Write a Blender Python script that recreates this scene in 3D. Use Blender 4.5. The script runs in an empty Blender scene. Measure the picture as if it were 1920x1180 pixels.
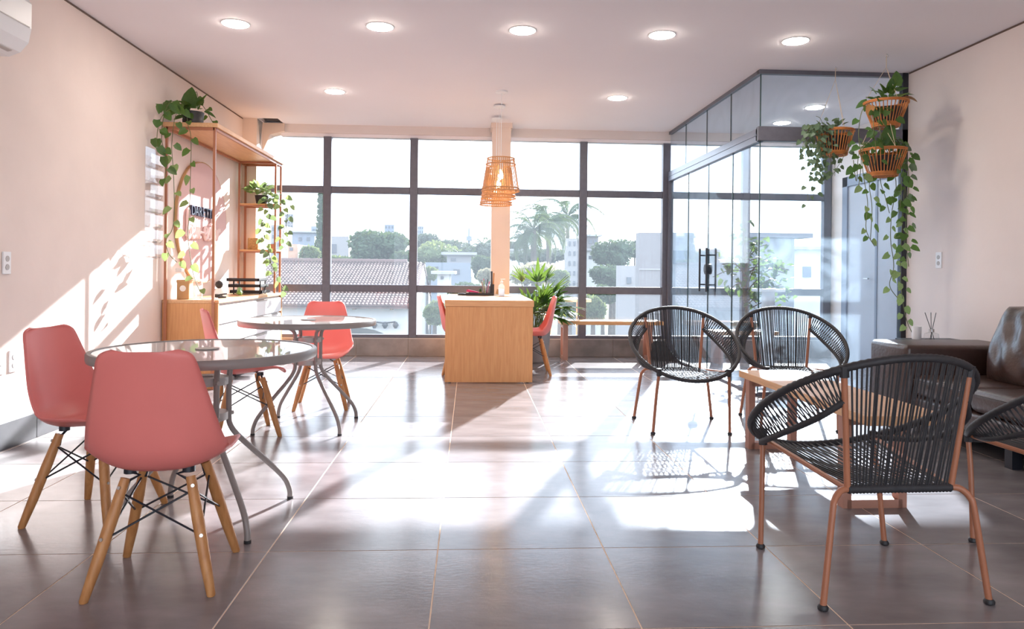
import bpy, bmesh, math, random
from mathutils import Vector, Matrix, Quaternion
import numpy as np
R = math.radians
PI = math.pi
sc = bpy.context.scene
COL = sc.collection

# ------------------------------------------------------------------ camera
cam = bpy.data.cameras.new('camera')
cam.sensor_fit = 'HORIZONTAL'; cam.sensor_width = 36.0; cam.lens = 25.69
cam.shift_x = 0.0; cam.shift_y = -0.0428
cam.clip_start = 0.05; cam.clip_end = 2000
cam_o = bpy.data.objects.new('camera', cam)
CAM_Z, YAW, ROLL = 1.1, 0.0577, 0.0105
cam_o.matrix_world = Matrix.Translation((0, 0, CAM_Z)) @ Matrix.Rotation(-YAW, 4, 'Z') @ Matrix.Rotation(R(90), 4, 'X') @ Matrix.Rotation(ROLL, 4, 'Z')
COL.objects.link(cam_o); sc.camera = cam_o

# ------------------------------------------------------------------ sky, sun, exposure
SKY_STRENGTH = 2.7
SUN_STRENGTH = 16.0
EXPOSURE = 0.76
wd = bpy.data.worlds.new('sky'); sc.world = wd; wd.use_nodes = True
nt = wd.node_tree; nt.nodes.clear()
wo = nt.nodes.new('ShaderNodeOutputWorld'); bg = nt.nodes.new('ShaderNodeBackground')
tc = nt.nodes.new('ShaderNodeTexCoord'); mp = nt.nodes.new('ShaderNodeMapping'); nz = nt.nodes.new('ShaderNodeTexNoise'); cr = nt.nodes.new('ShaderNodeValToRGB')
mp.inputs['Scale'].default_value = (1, 1, 2.6)
nz.inputs['Scale'].default_value = 3.2; nz.inputs['Detail'].default_value = 6
cr.color_ramp.elements[0].position = 0.40; cr.color_ramp.elements[0].color = (0.70, 0.83, 1.0, 1)
cr.color_ramp.elements[1].position = 0.62; cr.color_ramp.elements[1].color = (0.88, 0.94, 1.0, 1)
nt.links.new(tc.outputs['Generated'], mp.inputs['Vector']); nt.links.new(mp.outputs['Vector'], nz.inputs['Vector'])
nt.links.new(nz.outputs['Fac'], cr.inputs['Fac']); nt.links.new(cr.outputs['Color'], bg.inputs['Color'])
bg.inputs['Strength'].default_value = SKY_STRENGTH
nt.links.new(bg.outputs['Background'], wo.inputs['Surface'])
sun = bpy.data.lights.new('sun', 'SUN'); sun.energy = SUN_STRENGTH; sun.angle = 0.011; sun.color = (1.0, 0.98, 0.97)
sun_o = bpy.data.objects.new('sun', sun); COL.objects.link(sun_o)
sun_o.rotation_euler = Vector((-0.37, -1.0, -0.437)).to_track_quat('-Z', 'Y').to_euler()
sun_o.location = (10, 30, 16)
vs = sc.view_settings
sc.display_settings.display_device = 'sRGB'
vs.view_transform = 'Standard'; vs.look = 'None'; vs.gamma = 1.0; vs.use_curve_mapping = False; vs.exposure = EXPOSURE
cy = sc.cycles
cy.use_denoising = True
cy.max_bounces = 9; cy.diffuse_bounces = 5; cy.glossy_bounces = 4; cy.transmission_bounces = 6; cy.transparent_max_bounces = 24
cy.caustics_reflective = False; cy.caustics_refractive = False
cy.sample_clamp_indirect = 6.0

# ------------------------------------------------------------------ helpers
def at(x, y, Y):
    """point at depth Y seen at pixel (x, y) of the 1920x1180 photograph"""
    uu, vv = x - 960, y - 507.77
    c, s = math.cos(ROLL), math.sin(ROLL)
    u, v = c * uu + s * vv, -s * uu + c * vv
    a, d = u / 1370.3, -v / 1370.3
    c, s = math.cos(YAW), math.sin(YAW)
    rx, ry = c * a + s, -s * a + c
    t = Y / ry
    return Vector((rx * t, Y, CAM_Z + d * t))

class MB:
    def __init__(self): self.v = []; self.f = []
    def add(self, vs, fs):
        o = len(self.v); self.v += [tuple(p) for p in vs]; self.f += [tuple(i + o for i in f) for f in fs]; return self
    def box(self, a, b):
        x0, y0, z0 = a; x1, y1, z1 = b
        return self.add([(x0,y0,z0),(x1,y0,z0),(x1,y1,z0),(x0,y1,z0),(x0,y0,z1),(x1,y0,z1),(x1,y1,z1),(x0,y1,z1)],
                 [(0,3,2,1),(4,5,6,7),(0,1,5,4),(1,2,6,5),(2,3,7,6),(3,0,4,7)])
    def rbox(self, a, b, r=0.01, seg=2):
        bm = bmesh.new(); bmesh.ops.create_cube(bm, size=1)
        c = [(a[i] + b[i]) / 2 for i in range(3)]; s = [abs(b[i] - a[i]) for i in range(3)]
        for v in bm.verts: v.co = Vector((c[0] + v.co.x * s[0], c[1] + v.co.y * s[1], c[2] + v.co.z * s[2]))
        bmesh.ops.bevel(bm, geom=list(bm.edges), offset=min(r, min(s) * 0.49), segments=seg, affect='EDGES', profile=0.5)
        bm.verts.index_update()
        self.add([v.co[:] for v in bm.verts], [[v.index for v in f.verts] for f in bm.faces]); bm.free(); return self
    def tube(self, pts, r, n=8, closed=False, caps=True):
        P = [Vector(p) for p in pts]; m = len(P)
        rs = r if hasattr(r, '__len__') else [r] * m
        tang = []
        for i in range(m):
            if closed: t = P[(i + 1) % m] - P[i - 1]
            else: t = P[min(i + 1, m - 1)] - P[max(i - 1, 0)]
            tang.append(t.normalized() if t.length > 1e-9 else Vector((0, 0, 1)))
        ref = Vector((0, 0, 1)) if abs(tang[0].z) < 0.9 else Vector((1, 0, 0))
        nrm = (ref - tang[0] * ref.dot(tang[0])).normalized()
        vs, fs = [], []
        for i in range(m):
            if i: 
                nrm = nrm - tang[i] * nrm.dot(tang[i])
                nrm = nrm.normalized() if nrm.length > 1e-6 else tang[i].orthogonal().normalized()
            b = tang[i].cross(nrm)
            for k in range(n):
                a = 2 * PI * k / n
                vs.append(P[i] + (nrm * math.cos(a) + b * math.sin(a)) * rs[i])
        for i in range(m if closed else m - 1):
            j = (i + 1) % m
            for k in range(n):
                fs.append((i * n + k, i * n + (k + 1) % n, j * n + (k + 1) % n, j * n + k))
        if caps and not closed:
            fs.append(tuple(range(n))[::-1]); fs.append(tuple((m - 1) * n + k for k in range(n)))
        return self.add(vs, fs)
    def lathe(self, prof, n=24, c=(0, 0, 0), cap0=True, cap1=True):
        vs, fs = [], []
        for (r, z) in prof:
            for k in range(n):
                a = 2 * PI * k / n; vs.append((c[0] + r * math.cos(a), c[1] + r * math.sin(a), c[2] + z))
        m = len(prof)
        for i in range(m - 1):
            for k in range(n):
                fs.append((i * n + k, i * n + (k + 1) % n, (i + 1) * n + (k + 1) % n, (i + 1) * n + k))
        if cap0: fs.append(tuple(range(n))[::-1])
        if cap1: fs.append(tuple((m - 1) * n + k for k in range(n)))
        return self.add(vs, fs)
    def prism(self, poly, lo, hi, axis):
        """poly in the two other axes, extruded along axis"""
        n = len(poly)
        def mk(p, t):
            if axis == 'x': return (t, p[0], p[1])
            if axis == 'y': return (p[0], t, p[1])
            return (p[0], p[1], t)
        vs = [mk(p, lo) for p in poly] + [mk(p, hi) for p in poly]
        fs = [tuple(range(n))[::-1], tuple(range(n, 2 * n))] + [(i, (i + 1) % n, n + (i + 1) % n, n + i) for i in range(n)]
        return self.add(vs, fs)
    def bar(self, p, q, w, h, up=(0, 0, 1)):
        p, q = Vector(p), Vector(q); d = (q - p).normalized(); up = Vector(up)
        s = d.cross(up)
        s = s.normalized() if s.length > 1e-6 else d.orthogonal().normalized()
        u = s.cross(d)
        vs = []
        for c in (p, q):
            for a, b in ((-1, -1), (1, -1), (1, 1), (-1, 1)): vs.append(c + s * a * w / 2 + u * b * h / 2)
        return self.add(vs, [(0, 1, 2, 3), (4, 7, 6, 5), (0, 4, 5, 1), (1, 5, 6, 2), (2, 6, 7, 3), (3, 7, 4, 0)])
    def mesh(self, name, mat=None, smooth=False):
        me = bpy.data.meshes.new(name); me.from_pydata(self.v, [], self.f)
        bm = bmesh.new(); bm.from_mesh(me); bmesh.ops.recalc_face_normals(bm, faces=bm.faces); bm.to_mesh(me); bm.free()
        if mat: me.materials.append(mat)
        if smooth:
            try: me.shade_smooth()
            except Exception: me.polygons.foreach_set('use_smooth', [True] * len(me.polygons))
            if smooth != 'all':
                try: me.set_sharp_from_angle(angle=R(40))
                except Exception: pass
        me.update(); return me
    def obj(self, name, mat=None, parent=None, smooth=False, kind=None, label=None):
        return link(name, self.mesh(name, mat, smooth), parent, kind, label)

def link(name, data, parent=None, kind=None, label=None):
    o = bpy.data.objects.new(name, data); COL.objects.link(o)
    if parent: o.parent = parent
    if kind: o['kind'] = kind
    if label: o['label'] = label
    return o
def tag(o, label, cat, group=None):
    o['label'] = label; o['category'] = cat
    if group: o['group'] = group
    return o
def thing(name, label, cat, loc=(0, 0, 0), rz=0.0, group=None):
    o = bpy.data.objects.new(name, None); COL.objects.link(o); o.empty_display_size = 0.1
    o.location = loc; o.rotation_euler = (0, 0, rz)
    return tag(o, label, cat, group)
def structure(name):
    o = bpy.data.objects.new(name, None); COL.objects.link(o); o['kind'] = 'structure'; return o
def dup(src, loc, rz, label, group=None):
    def cp(o, par):
        c = o.copy(); COL.objects.link(c)
        if par: c.parent = par
        for ch in o.children: cp(ch, c)
        return c
    r = cp(src, None); r.location = loc; r.rotation_euler = (0, 0, rz); r['label'] = label
    if group: r['group'] = group
    return r
def crom(P, n=8, closed=False):
    P = [Vector(p) for p in P]; m = len(P); out = []
    for i in range(m if closed else m - 1):
        if closed: p0, p1, p2, p3 = P[i - 1], P[i], P[(i + 1) % m], P[(i + 2) % m]
        else: p0, p1, p2, p3 = P[max(i - 1, 0)], P[i], P[i + 1], P[min(i + 2, m - 1)]
        for k in range(n):
            t = k / n
            out.append(0.5 * ((2 * p1) + (p2 - p0) * t + (2 * p0 - 5 * p1 + 4 * p2 - p3) * t * t + (3 * p1 - p0 - 3 * p2 + p3) * t ** 3))
    if not closed: out.append(P[-1])
    return out

# ------------------------------------------------------------------ materials
def mat(name, col, rough=0.5, metal=0.0, var=0.0, scale=6.0, bump=0.0, bscale=60.0, stretch=(1, 1, 1), spec=0.5, transl=0.0, tcol=None, coat=0.0, rand=0.0):
    m = bpy.data.materials.new(name); m.use_nodes = True; n = m.node_tree; n.nodes.clear()
    out = n.nodes.new('ShaderNodeOutputMaterial'); p = n.nodes.new('ShaderNodeBsdfPrincipled')
    p.inputs['Roughness'].default_value = rough; p.inputs['Metallic'].default_value = metal
    p.inputs['Specular IOR Level'].default_value = spec; p.inputs['Coat Weight'].default_value = coat
    c = (*col, 1); src = None
    tco = n.nodes.new('ShaderNodeTexCoord'); mpn = n.nodes.new('ShaderNodeMapping'); mpn.inputs['Scale'].default_value = stretch
    n.links.new(tco.outputs['Object'], mpn.inputs['Vector'])
    nzn = n.nodes.new('ShaderNodeTexNoise'); nzn.inputs['Scale'].default_value = scale; nzn.inputs['Detail'].default_value = 5
    n.links.new(mpn.outputs['Vector'], nzn.inputs['Vector'])
    hsv = n.nodes.new('ShaderNodeHueSaturation'); hsv.inputs['Color'].default_value = c
    mr = n.nodes.new('ShaderNodeMapRange'); mr.inputs['From Min'].default_value = 0.3; mr.inputs['From Max'].default_value = 0.7
    mr.inputs['To Min'].default_value = 1 - var; mr.inputs['To Max'].default_value = 1 + var
    n.links.new(nzn.outputs['Fac'], mr.inputs['Value'])
    val = mr.outputs['Result']
    if rand:
        oi = n.nodes.new('ShaderNodeObjectInfo'); m2 = n.nodes.new('ShaderNodeMapRange')
        m2.inputs['To Min'].default_value = 1 - rand; m2.inputs['To Max'].default_value = 1 + rand
        n.links.new(oi.outputs['Random'], m2.inputs['Value'])
        mm = n.nodes.new('ShaderNodeMath'); mm.operation = 'MULTIPLY'; n.links.new(val, mm.inputs[0]); n.links.new(m2.outputs['Result'], mm.inputs[1]); val = mm.outputs['Value']
    n.links.new(val, hsv.inputs['Value']); src = hsv.outputs['Color']
    n.links.new(src, p.inputs['Base Color'])
    if bump:
        b = n.nodes.new('ShaderNodeBump'); b.inputs['Strength'].default_value = bump; b.inputs['Distance'].default_value = 0.01
        n2 = n.nodes.new('ShaderNodeTexNoise'); n2.inputs['Scale'].default_value = bscale; n2.inputs['Detail'].default_value = 3
        n.links.new(mpn.outputs['Vector'], n2.inputs['Vector']); n.links.new(n2.outputs['Fac'], b.inputs['Height']); n.links.new(b.outputs['Normal'], p.inputs['Normal'])
    sh = p.outputs['BSDF']
    if transl:
        t = n.nodes.new('ShaderNodeBsdfTranslucent'); t.inputs['Color'].default_value = (*(tcol or col), 1)
        mx = n.nodes.new('ShaderNodeMixShader'); mx.inputs['Fac'].default_value = transl
        n.links.new(sh, mx.inputs[1]); n.links.new(t.outputs['BSDF'], mx.inputs[2]); sh = mx.outputs['Shader']
    n.links.new(sh, out.inputs['Surface'])
    return m
def wood(name, c1, c2, rough=0.45, scale=5.0, stretch=(1, 1, 12), rings=3.0):
    m = mat(name, c1, rough, var=0.0); n = m.node_tree
    p = [x for x in n.nodes if x.type == 'BSDF_PRINCIPLED'][0]; mpn = [x for x in n.nodes if x.type == 'MAPPING'][0]
    mpn.inputs['Scale'].default_value = stretch
    nzn = [x for x in n.nodes if x.type == 'TEX_NOISE'][0]; nzn.inputs['Scale'].default_value = scale; nzn.inputs['Detail'].default_value = 8; nzn.inputs['Distortion'].default_value = 0.6
    r = n.nodes.new('ShaderNodeValToRGB'); r.color_ramp.elements[0].position = 0.36; r.color_ramp.elements[0].color = (*c1, 1)
    r.color_ramp.elements[1].position = 0.64; r.color_ramp.elements[1].color = (*c2, 1)
    n.links.new(nzn.outputs['Fac'], r.inputs['Fac']); n.links.new(r.outputs['Color'], p.inputs['Base Color'])
    return m
def glass(name, tint=(1, 1, 1), haze=0.04, hcol=(0.9, 0.95, 1.0), refl=1.0, streak=0.0, milky=False):
    m = bpy.data.materials.new(name); m.use_nodes = True; n = m.node_tree; n.nodes.clear()
    out = n.nodes.new('ShaderNodeOutputMaterial')
    tr = n.nodes.new('ShaderNodeBsdfTransparent'); tr.inputs['Color'].default_value = (*tint, 1)
    gl = n.nodes.new('ShaderNodeBsdfGlossy'); gl.inputs['Roughness'].default_value = 0.02
    lw = n.nodes.new('ShaderNodeLayerWeight'); lw.inputs['Blend'].default_value = 0.5
    pw = n.nodes.new('ShaderNodeMath'); pw.operation = 'POWER'; pw.inputs[1].default_value = 5.0
    n.links.new(lw.outputs['Facing'], pw.inputs[0])
    ml = n.nodes.new('ShaderNodeMath'); ml.operation = 'MULTIPLY_ADD'; ml.inputs[1].default_value = 0.9; ml.inputs[2].default_value = 0.04 * refl
    n.links.new(pw.outputs['Value'], ml.inputs[0])
    mx = n.nodes.new('ShaderNodeMixShader'); n.links.new(ml.outputs['Value'], mx.inputs['Fac'])
    n.links.new(tr.outputs['BSDF'], mx.inputs[1]); n.links.new(gl.outputs['BSDF'], mx.inputs[2])
    tl = n.nodes.new('ShaderNodeBsdfDiffuse' if milky else 'ShaderNodeBsdfTranslucent'); tl.inputs['Color'].default_value = (*hcol, 1)
    mh = n.nodes.new('ShaderNodeMixShader'); mh.inputs['Fac'].default_value = haze
    if streak:
        tco = n.nodes.new('ShaderNodeTexCoord'); w = n.nodes.new('ShaderNodeTexNoise'); w.inputs['Scale'].default_value = 2.2; w.inputs['Detail'].default_value = 4; w.inputs['Distortion'].default_value = 2.5
        mr = n.nodes.new('ShaderNodeMapRange'); mr.inputs['From Min'].default_value = 0.42; mr.inputs['From Max'].default_value = 0.75
        mr.inputs['To Min'].default_value = haze; mr.inputs['To Max'].default_value = haze + streak
        n.links.new(tco.outputs['Object'], w.inputs['Vector']); n.links.new(w.outputs['Fac'], mr.inputs['Value']); n.links.new(mr.outputs['Result'], mh.inputs['Fac'])
    n.links.new(mx.outputs['Shader'], mh.inputs[1]); n.links.new(tl.outputs['BSDF'], mh.inputs[2])
    n.links.new(mh.outputs['Shader'], out.inputs['Surface'])
    return m
def emit(name, col, s):
    m = bpy.data.materials.new(name); m.use_nodes = True; n = m.node_tree; n.nodes.clear()
    o = n.nodes.new('ShaderNodeOutputMaterial'); e = n.nodes.new('ShaderNodeEmission')
    e.inputs['Color'].default_value = (*col, 1); e.inputs['Strength'].default_value = s
    n.links.new(e.outputs['Emission'], o.inputs['Surface']); return m

M = {}
M['wall'] = mat('wall_paint', (0.815, 0.70, 0.645), 0.75, var=0.05, scale=1.6, bump=0.15, bscale=14)
M['wall_right'] = mat('wall_paint_pale', (0.84, 0.755, 0.72), 0.75, var=0.04, scale=1.4, bump=0.12, bscale=14)
M['ceiling'] = mat('ceiling_paint', (0.84, 0.81, 0.845), 0.8, var=0.015, scale=1.0)
M['beam'] = mat('beam_paint', (0.70, 0.635, 0.61), 0.75, var=0.03, scale=3)
M['column'] = mat('column_paint', (0.78, 0.645, 0.56), 0.75, var=0.03, scale=3)
M['concrete'] = mat('raw_concrete', (0.36, 0.34, 0.33), 0.9, var=0.3, scale=9, bump=0.5, bscale=30)
M['grout'] = mat('grout', (0.86, 0.66, 0.50), 0.8, var=0.08, scale=20)
M['tile'] = mat('porcelain_tile', (0.225, 0.205, 0.212), 0.2, var=0.28, scale=2.3, stretch=(1, 2.2, 1), bump=0.04, bscale=30, rand=0.05, spec=0.5)
M['clad'] = mat('wall_tile', (0.26, 0.225, 0.21), 0.4, var=0.25, scale=5, rand=0.05)
M['base'] = mat('dark_wall_tile', (0.05, 0.05, 0.06), 0.55, var=0.25, scale=5, rand=0.05)
M['frame'] = mat('window_frame', (0.115, 0.115, 0.145), 0.38, var=0.08, scale=20, spec=0.5)
M['rail'] = mat('partition_rail', (0.15, 0.18, 0.25), 0.28, var=0.04, scale=20, spec=1.0)  # frame colour made lighter and bluer, sky reflection put into it
M['glass'] = glass('window_glass', (0.97, 0.985, 1.0), 0.017, (0.74, 0.87, 1.0), 0.35)  # bluish haze mixed into the panes, standing in for flare and hazy air
M['pglass'] = glass('partition_glass', (0.90, 0.95, 0.99), 0.022, (0.66, 0.84, 1.0), 0.55, 0.04)  # same bluish veil of light mixed into the partition panes
M['cglass'] = glass('clear_glass', (0.97, 0.97, 0.97), 0.06, (0.95, 0.95, 0.95))
M['white'] = mat('white_plastic', (0.86, 0.86, 0.87), 0.35, var=0.01)
M['whitemat'] = mat('white_laminate', (0.84, 0.83, 0.83), 0.4, var=0.015)
M['pink'] = mat('pink_plastic', (0.86, 0.25, 0.225), 0.40, var=0.02, transl=0.12, tcol=(0.95, 0.25, 0.22))
M['beech'] = wood('beech_leg', (0.47, 0.20, 0.065), (0.60, 0.285, 0.105), 0.45, 6, (8, 8, 1))
M['oak'] = wood('oak_laminate', (0.64, 0.30, 0.115), (0.71, 0.36, 0.15), 0.5, 5, (14, 14, 0.9))
M['oakh'] = wood('oak_laminate_flat', (0.65, 0.32, 0.13), (0.73, 0.39, 0.175), 0.42, 5, (0.9, 14, 14))
M['oaky'] = wood('oak_board', (0.66, 0.37, 0.185), (0.75, 0.45, 0.24), 0.42, 5, (14, 0.9, 14))
M['copper'] = mat('copper_paint', (0.42, 0.165, 0.088), 0.4, var=0.05, scale=8, spec=0.5)
M['rose'] = mat('rose_copper_paint', (0.43, 0.21, 0.15), 0.42, var=0.05, scale=8)
M['black'] = mat('black_metal', (0.018, 0.02, 0.028), 0.4, var=0.05)
M['blackp'] = mat('black_plastic', (0.025, 0.024, 0.027), 0.5, var=0.1)
M['cord'] = mat('dark_grey_cord', (0.030, 0.029, 0.033), 0.6, var=0.15, scale=40)
M['grey'] = mat('grey_metal', (0.30, 0.265, 0.25), 0.4, var=0.05, scale=10)
M['greyl'] = mat('light_grey_metal', (0.46, 0.43, 0.41), 0.4, var=0.03)
M['tabletop'] = glass('table_glass', (0.80, 0.78, 0.77), 0.42, (0.80, 0.78, 0.78), 2.5, 0.0, True)
M['steel'] = mat('steel', (0.6, 0.6, 0.6), 0.3, metal=0.9)
M['rattan'] = mat('rattan', (0.60, 0.225, 0.065), 0.5, var=0.2, scale=18, transl=0.15, tcol=(0.7, 0.3, 0.1))
M['rattanl'] = mat('rattan_light', (0.68, 0.36, 0.16), 0.55, var=0.2, scale=18, transl=0.2, tcol=(0.8, 0.42, 0.18))
M['twine'] = mat('twine', (0.6, 0.48, 0.36), 0.8)
M['leaf'] = mat('leaf_green', (0.045, 0.115, 0.035), 0.42, var=0.25, scale=8, transl=0.3, tcol=(0.25, 0.42, 0.06), rand=0.3)
M['leafgrey'] = mat('leaf_grey_green', (0.10, 0.16, 0.105), 0.5, var=0.2, scale=8, transl=0.25, tcol=(0.3, 0.4, 0.15), rand=0.3)
M['leafsun'] = mat('leaf_sunlit', (0.20, 0.29, 0.115), 0.45, var=0.35, scale=10, transl=0.3, tcol=(0.40, 0.55, 0.18), rand=0.25)  # lighter copy of the leaf green, sunlight put into the colour
M['leafpalm'] = mat('leaf_palm', (0.05, 0.12, 0.035), 0.22, var=0.2, scale=6, transl=0.16, tcol=(0.25, 0.42, 0.05), rand=0.3)
M['leaftree'] = mat('leaf_ficus', (0.07, 0.12, 0.045), 0.4, var=0.2, scale=8, transl=0.25, tcol=(0.22, 0.32, 0.07), rand=0.3)
M['dryleaf'] = mat('dry_leaf', (0.42, 0.20, 0.07), 0.6)
M['stem'] = mat('stem', (0.12, 0.14, 0.05), 0.6)
M['bark'] = mat('bark', (0.22, 0.16, 0.11), 0.9, var=0.3, scale=12, bump=0.5)
M['barkfar'] = mat('bark_far', (0.075, 0.06, 0.05), 0.9, var=0.3, scale=6)
M['shadow_gap'] = mat('gap_shade', (0.16, 0.11, 0.09), 0.9)  # shade of the wall-top recess painted as a dark colour
M['soil'] = mat('soil', (0.05, 0.035, 0.025), 0.95)
M['pot'] = mat('pot_dark', (0.022, 0.02, 0.022), 0.45, var=0.1)
M['potgrey'] = mat('pot_grey', (0.33, 0.31, 0.31), 0.6, var=0.08)
M['leather'] = mat('brown_leather', (0.05, 0.024, 0.019), 0.34, var=0.22, scale=5, bump=0.25, bscale=45, spec=0.7)
M['kraft'] = mat('kraft', (0.52, 0.31, 0.15), 0.75, var=0.06, scale=14)
M['green'] = mat('green_plastic', (0.14, 0.30, 0.06), 0.4)
M['magenta'] = mat('magenta_plastic', (0.75, 0.03, 0.16), 0.4)
M['paper'] = mat('paper', (0.85, 0.85, 0.85), 0.8)
M['signpink'] = mat('sign_face', (0.66, 0.42, 0.40), 0.65, var=0.02)
M['signtext'] = mat('sign_script', (0.84, 0.66, 0.64), 0.6)
M['navy'] = mat('navy_letter', (0.015, 0.025, 0.06), 0.35)
M['doorgrey'] = mat('grey_door_paint', (0.46, 0.49, 0.56), 0.5, var=0.02)
M['doorframe'] = mat('blue_grey_frame', (0.22, 0.26, 0.34), 0.5, var=0.04)
M['plush'] = mat('dark_fabric', (0.05, 0.046, 0.046), 0.85, var=0.2, scale=20)
M['lamp'] = emit('led_diffuser', (1.0, 0.90, 0.78), 70.0)
M['bulb'] = emit('bulb_glow', (1.0, 0.82, 0.55), 30.0)
# outdoors
M['ground'] = mat('ground', (0.035, 0.045, 0.028), 0.95, var=0.35, scale=0.3, spec=0.05)
M['rooftile'] = mat('clay_roof_tile', (0.115, 0.075, 0.07), 0.9, var=0.35, scale=2.5, spec=0.15)
M['rooftile2'] = mat('grey_roof_tile', (0.11, 0.09, 0.085), 0.9, var=0.35, scale=3, spec=0.15)
M['stucco'] = mat('white_stucco', (0.50, 0.50, 0.50), 0.85, var=0.05, scale=2)
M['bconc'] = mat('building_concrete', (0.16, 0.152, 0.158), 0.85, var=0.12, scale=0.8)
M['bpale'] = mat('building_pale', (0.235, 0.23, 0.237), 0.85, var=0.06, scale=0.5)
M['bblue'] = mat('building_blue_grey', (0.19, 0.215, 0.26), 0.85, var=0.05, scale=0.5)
M['bbrick'] = mat('building_brick', (0.45, 0.27, 0.19), 0.85, var=0.15, scale=3)
M['bwin'] = mat('building_window', (0.07, 0.08, 0.10), 0.25)
M['shed'] = mat('metal_roof', (0.28, 0.28, 0.30), 0.6, var=0.1, scale=1.0)
M['tree1'] = mat('tree_leaf', (0.035, 0.062, 0.03), 0.8, var=0.4, scale=1.5, transl=0.25, tcol=(0.10, 0.14, 0.04))
M['tree2'] = mat('tree_leaf_light', (0.08, 0.115, 0.045), 0.8, var=0.4, scale=1.5, transl=0.35, tcol=(0.20, 0.23, 0.08))
M['tree3'] = mat('tree_leaf_blossom', (0.22, 0.21, 0.14), 0.8, var=0.35, scale=1.5, transl=0.35, tcol=(0.42, 0.37, 0.22))
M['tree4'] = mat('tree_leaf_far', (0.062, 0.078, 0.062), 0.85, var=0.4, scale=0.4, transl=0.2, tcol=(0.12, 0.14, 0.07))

# ------------------------------------------------------------------ room shell
XL, XR, XG, YW, YG, HC, XE, YB = -2.77, 3.93, 2.582, 9.34, 6.40, 2.92, 4.75, -3.0
S, TX, TY = 0.6558, -0.1138, 3.5385
floor = MB().box((XL - 0.15, YB, -0.15), (XE + 0.1, YW + 0.16, -0.0012)).obj('floor', M['grout'], kind='structure')
g = 0.0026
cache = {}
for a in range(-5, 8):
    for r in range(-9, 6):
        x0, x1 = TX + S * a, TX + S * (a + 1); y0, y1 = TY - S * r, TY - S * (r - 1)
        xe = XE if y0 >= YG - 0.3 else XR
        x0, x1 = max(x0, XL), min(x1, xe); y1 = min(y1, YW); y0 = max(y0, -0.4)
        if x1 - x0 < 0.02 or y1 - y0 < 0.02: continue
        key = (round(x1 - x0, 3), round(y1 - y0, 3))
        if key not in cache:
            w, d = x1 - x0 - 2 * g, y1 - y0 - 2 * g
            c = 0.0005
            b = MB(); b.add([(0, 0, -.0012), (w, 0, -.0012), (w, d, -.0012), (0, d, -.0012), (0, 0, -c), (w, 0, -c), (w, d, -c), (0, d, -c), (c, c, 0), (w - c, c, 0), (w - c, d - c, 0), (c, d - c, 0)],
                  [(0, 3, 2, 1), (0, 1, 5, 4), (1, 2, 6, 5), (2, 3, 7, 6), (3, 0, 4, 7), (4, 5, 9, 8), (5, 6, 10, 9), (6, 7, 11, 10), (7, 4, 8, 11), (8, 9, 10, 11)])
            cache[key] = b.mesh('floor_tile', M['tile'])
        o = link('floor_tile', cache[key], floor); o.location = (x0 + g, y0 + g, 0)
# offset noise per tile comes from object coordinates plus the random shade of each tile

b = MB(); b.box((XL - 0.15, YB, 0), (XL, YW + 0.16, HC + 0.3)); wl = b.obj('wall_left', M['wall'], kind='structure')
b = MB(); b.box((XR, YB, 0), (XR + 0.12, YG + 0.02, HC + 0.3)); b.box((XR + 0.12, YG - 0.1, 0), (XE + 0.12, YG + 0.02, HC + 0.3)); b.obj('wall_right', M['wall_right'], kind='structure')
b = MB(); b.box((XE, YG + 0.02, 0), (XE + 0.12, YW + 0.16, HC + 0.3)); b.obj('wall_glass_room', M['wall_right'], kind='structure')
# rear of the room: unseen wide opening added behind the viewer to let in fill daylight
b = MB(); b.box((XL, YB - 0.15, 0), (-2.3, YB, HC + 0.2)); b.box((3.5, YB - 0.15, 0), (XR, YB, HC + 0.2)); b.box((-2.3, YB - 0.15, 2.6), (3.5, YB, HC + 0.2)); b.obj('wall_back', M['wall'], kind='structure')
wb = structure('unseen_fill_window')  # unseen glazing bars of the added fill-light opening
for x in (-2.3, -0.85, 0.6, 2.05, 3.45): MB().box((x, YB - 0.1, 0), (x + 0.05, YB - 0.04, 2.6)).obj('mullion', M['frame'], wb)
# ceiling, with the broken-out corner at the far left
b = MB(); b.box((XL, YB, HC), (XE, 9.03, HC + 0.04)); b.box((-2.35, 9.03, HC), (XE, YW + 0.16, HC + 0.04)); b.box((XL, 9.03, HC), (-2.585, YW + 0.16, HC + 0.04))
b.box((XL, 9.42, HC), (-2.35, YW + 0.16, HC + 0.04))
ceil = b.obj('ceiling', M['ceiling'], kind='structure')
MB().box((XL - 0.15, YB, HC + 0.28), (XE + 0.12, YW + 0.16, HC + 0.42)).obj('slab_above', M['concrete'], ceil)
lab = MB()
for k in range(5): lab.box((-2.58, 9.06 + k * 0.07, HC + 0.12), (-2.36, 9.09 + k * 0.07, HC + 0.15))
lab.obj('ceiling_batten', M['concrete'], ceil)
# window wall: low tiled wall, header beam, column, corner pier
lowwall = MB().box((XL, YW + 0.012, 0), (XE, YW + 0.16, 0.2195)).obj('wall_far', M['grout'], kind='structure')
x = TX - 5 * S
while x < XE:
    a, c = max(x + 0.002, XL), min(x + S - 0.002, XE)
    if c - a > 0.02: MB().rbox((a, YW, 0.002), (c, YW + 0.012, 0.2195), 0.001, 1).obj('wall_tile', M['clad'], lowwall)
    x += S
MB().box((XL, YW + 0.0, 0.2195), (XE, YW + 0.17, 0.232)).obj('trim_1', M['greyl'], kind='structure')
b = MB(); b.box((XL, YW + 0.0, 2.815), (XE, YW + 0.16, HC)); b.box((XL, YW + 0.05, HC + .041), (XE, YW + 0.16, HC + 0.28)); b.obj('trim_2', M['beam'], kind='structure')
MB().box((-2.4, YW + 0.04, 2.775), (XE, YW + 0.16, 2.815)).obj('trim_3', M['ceiling'], kind='structure')
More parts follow.
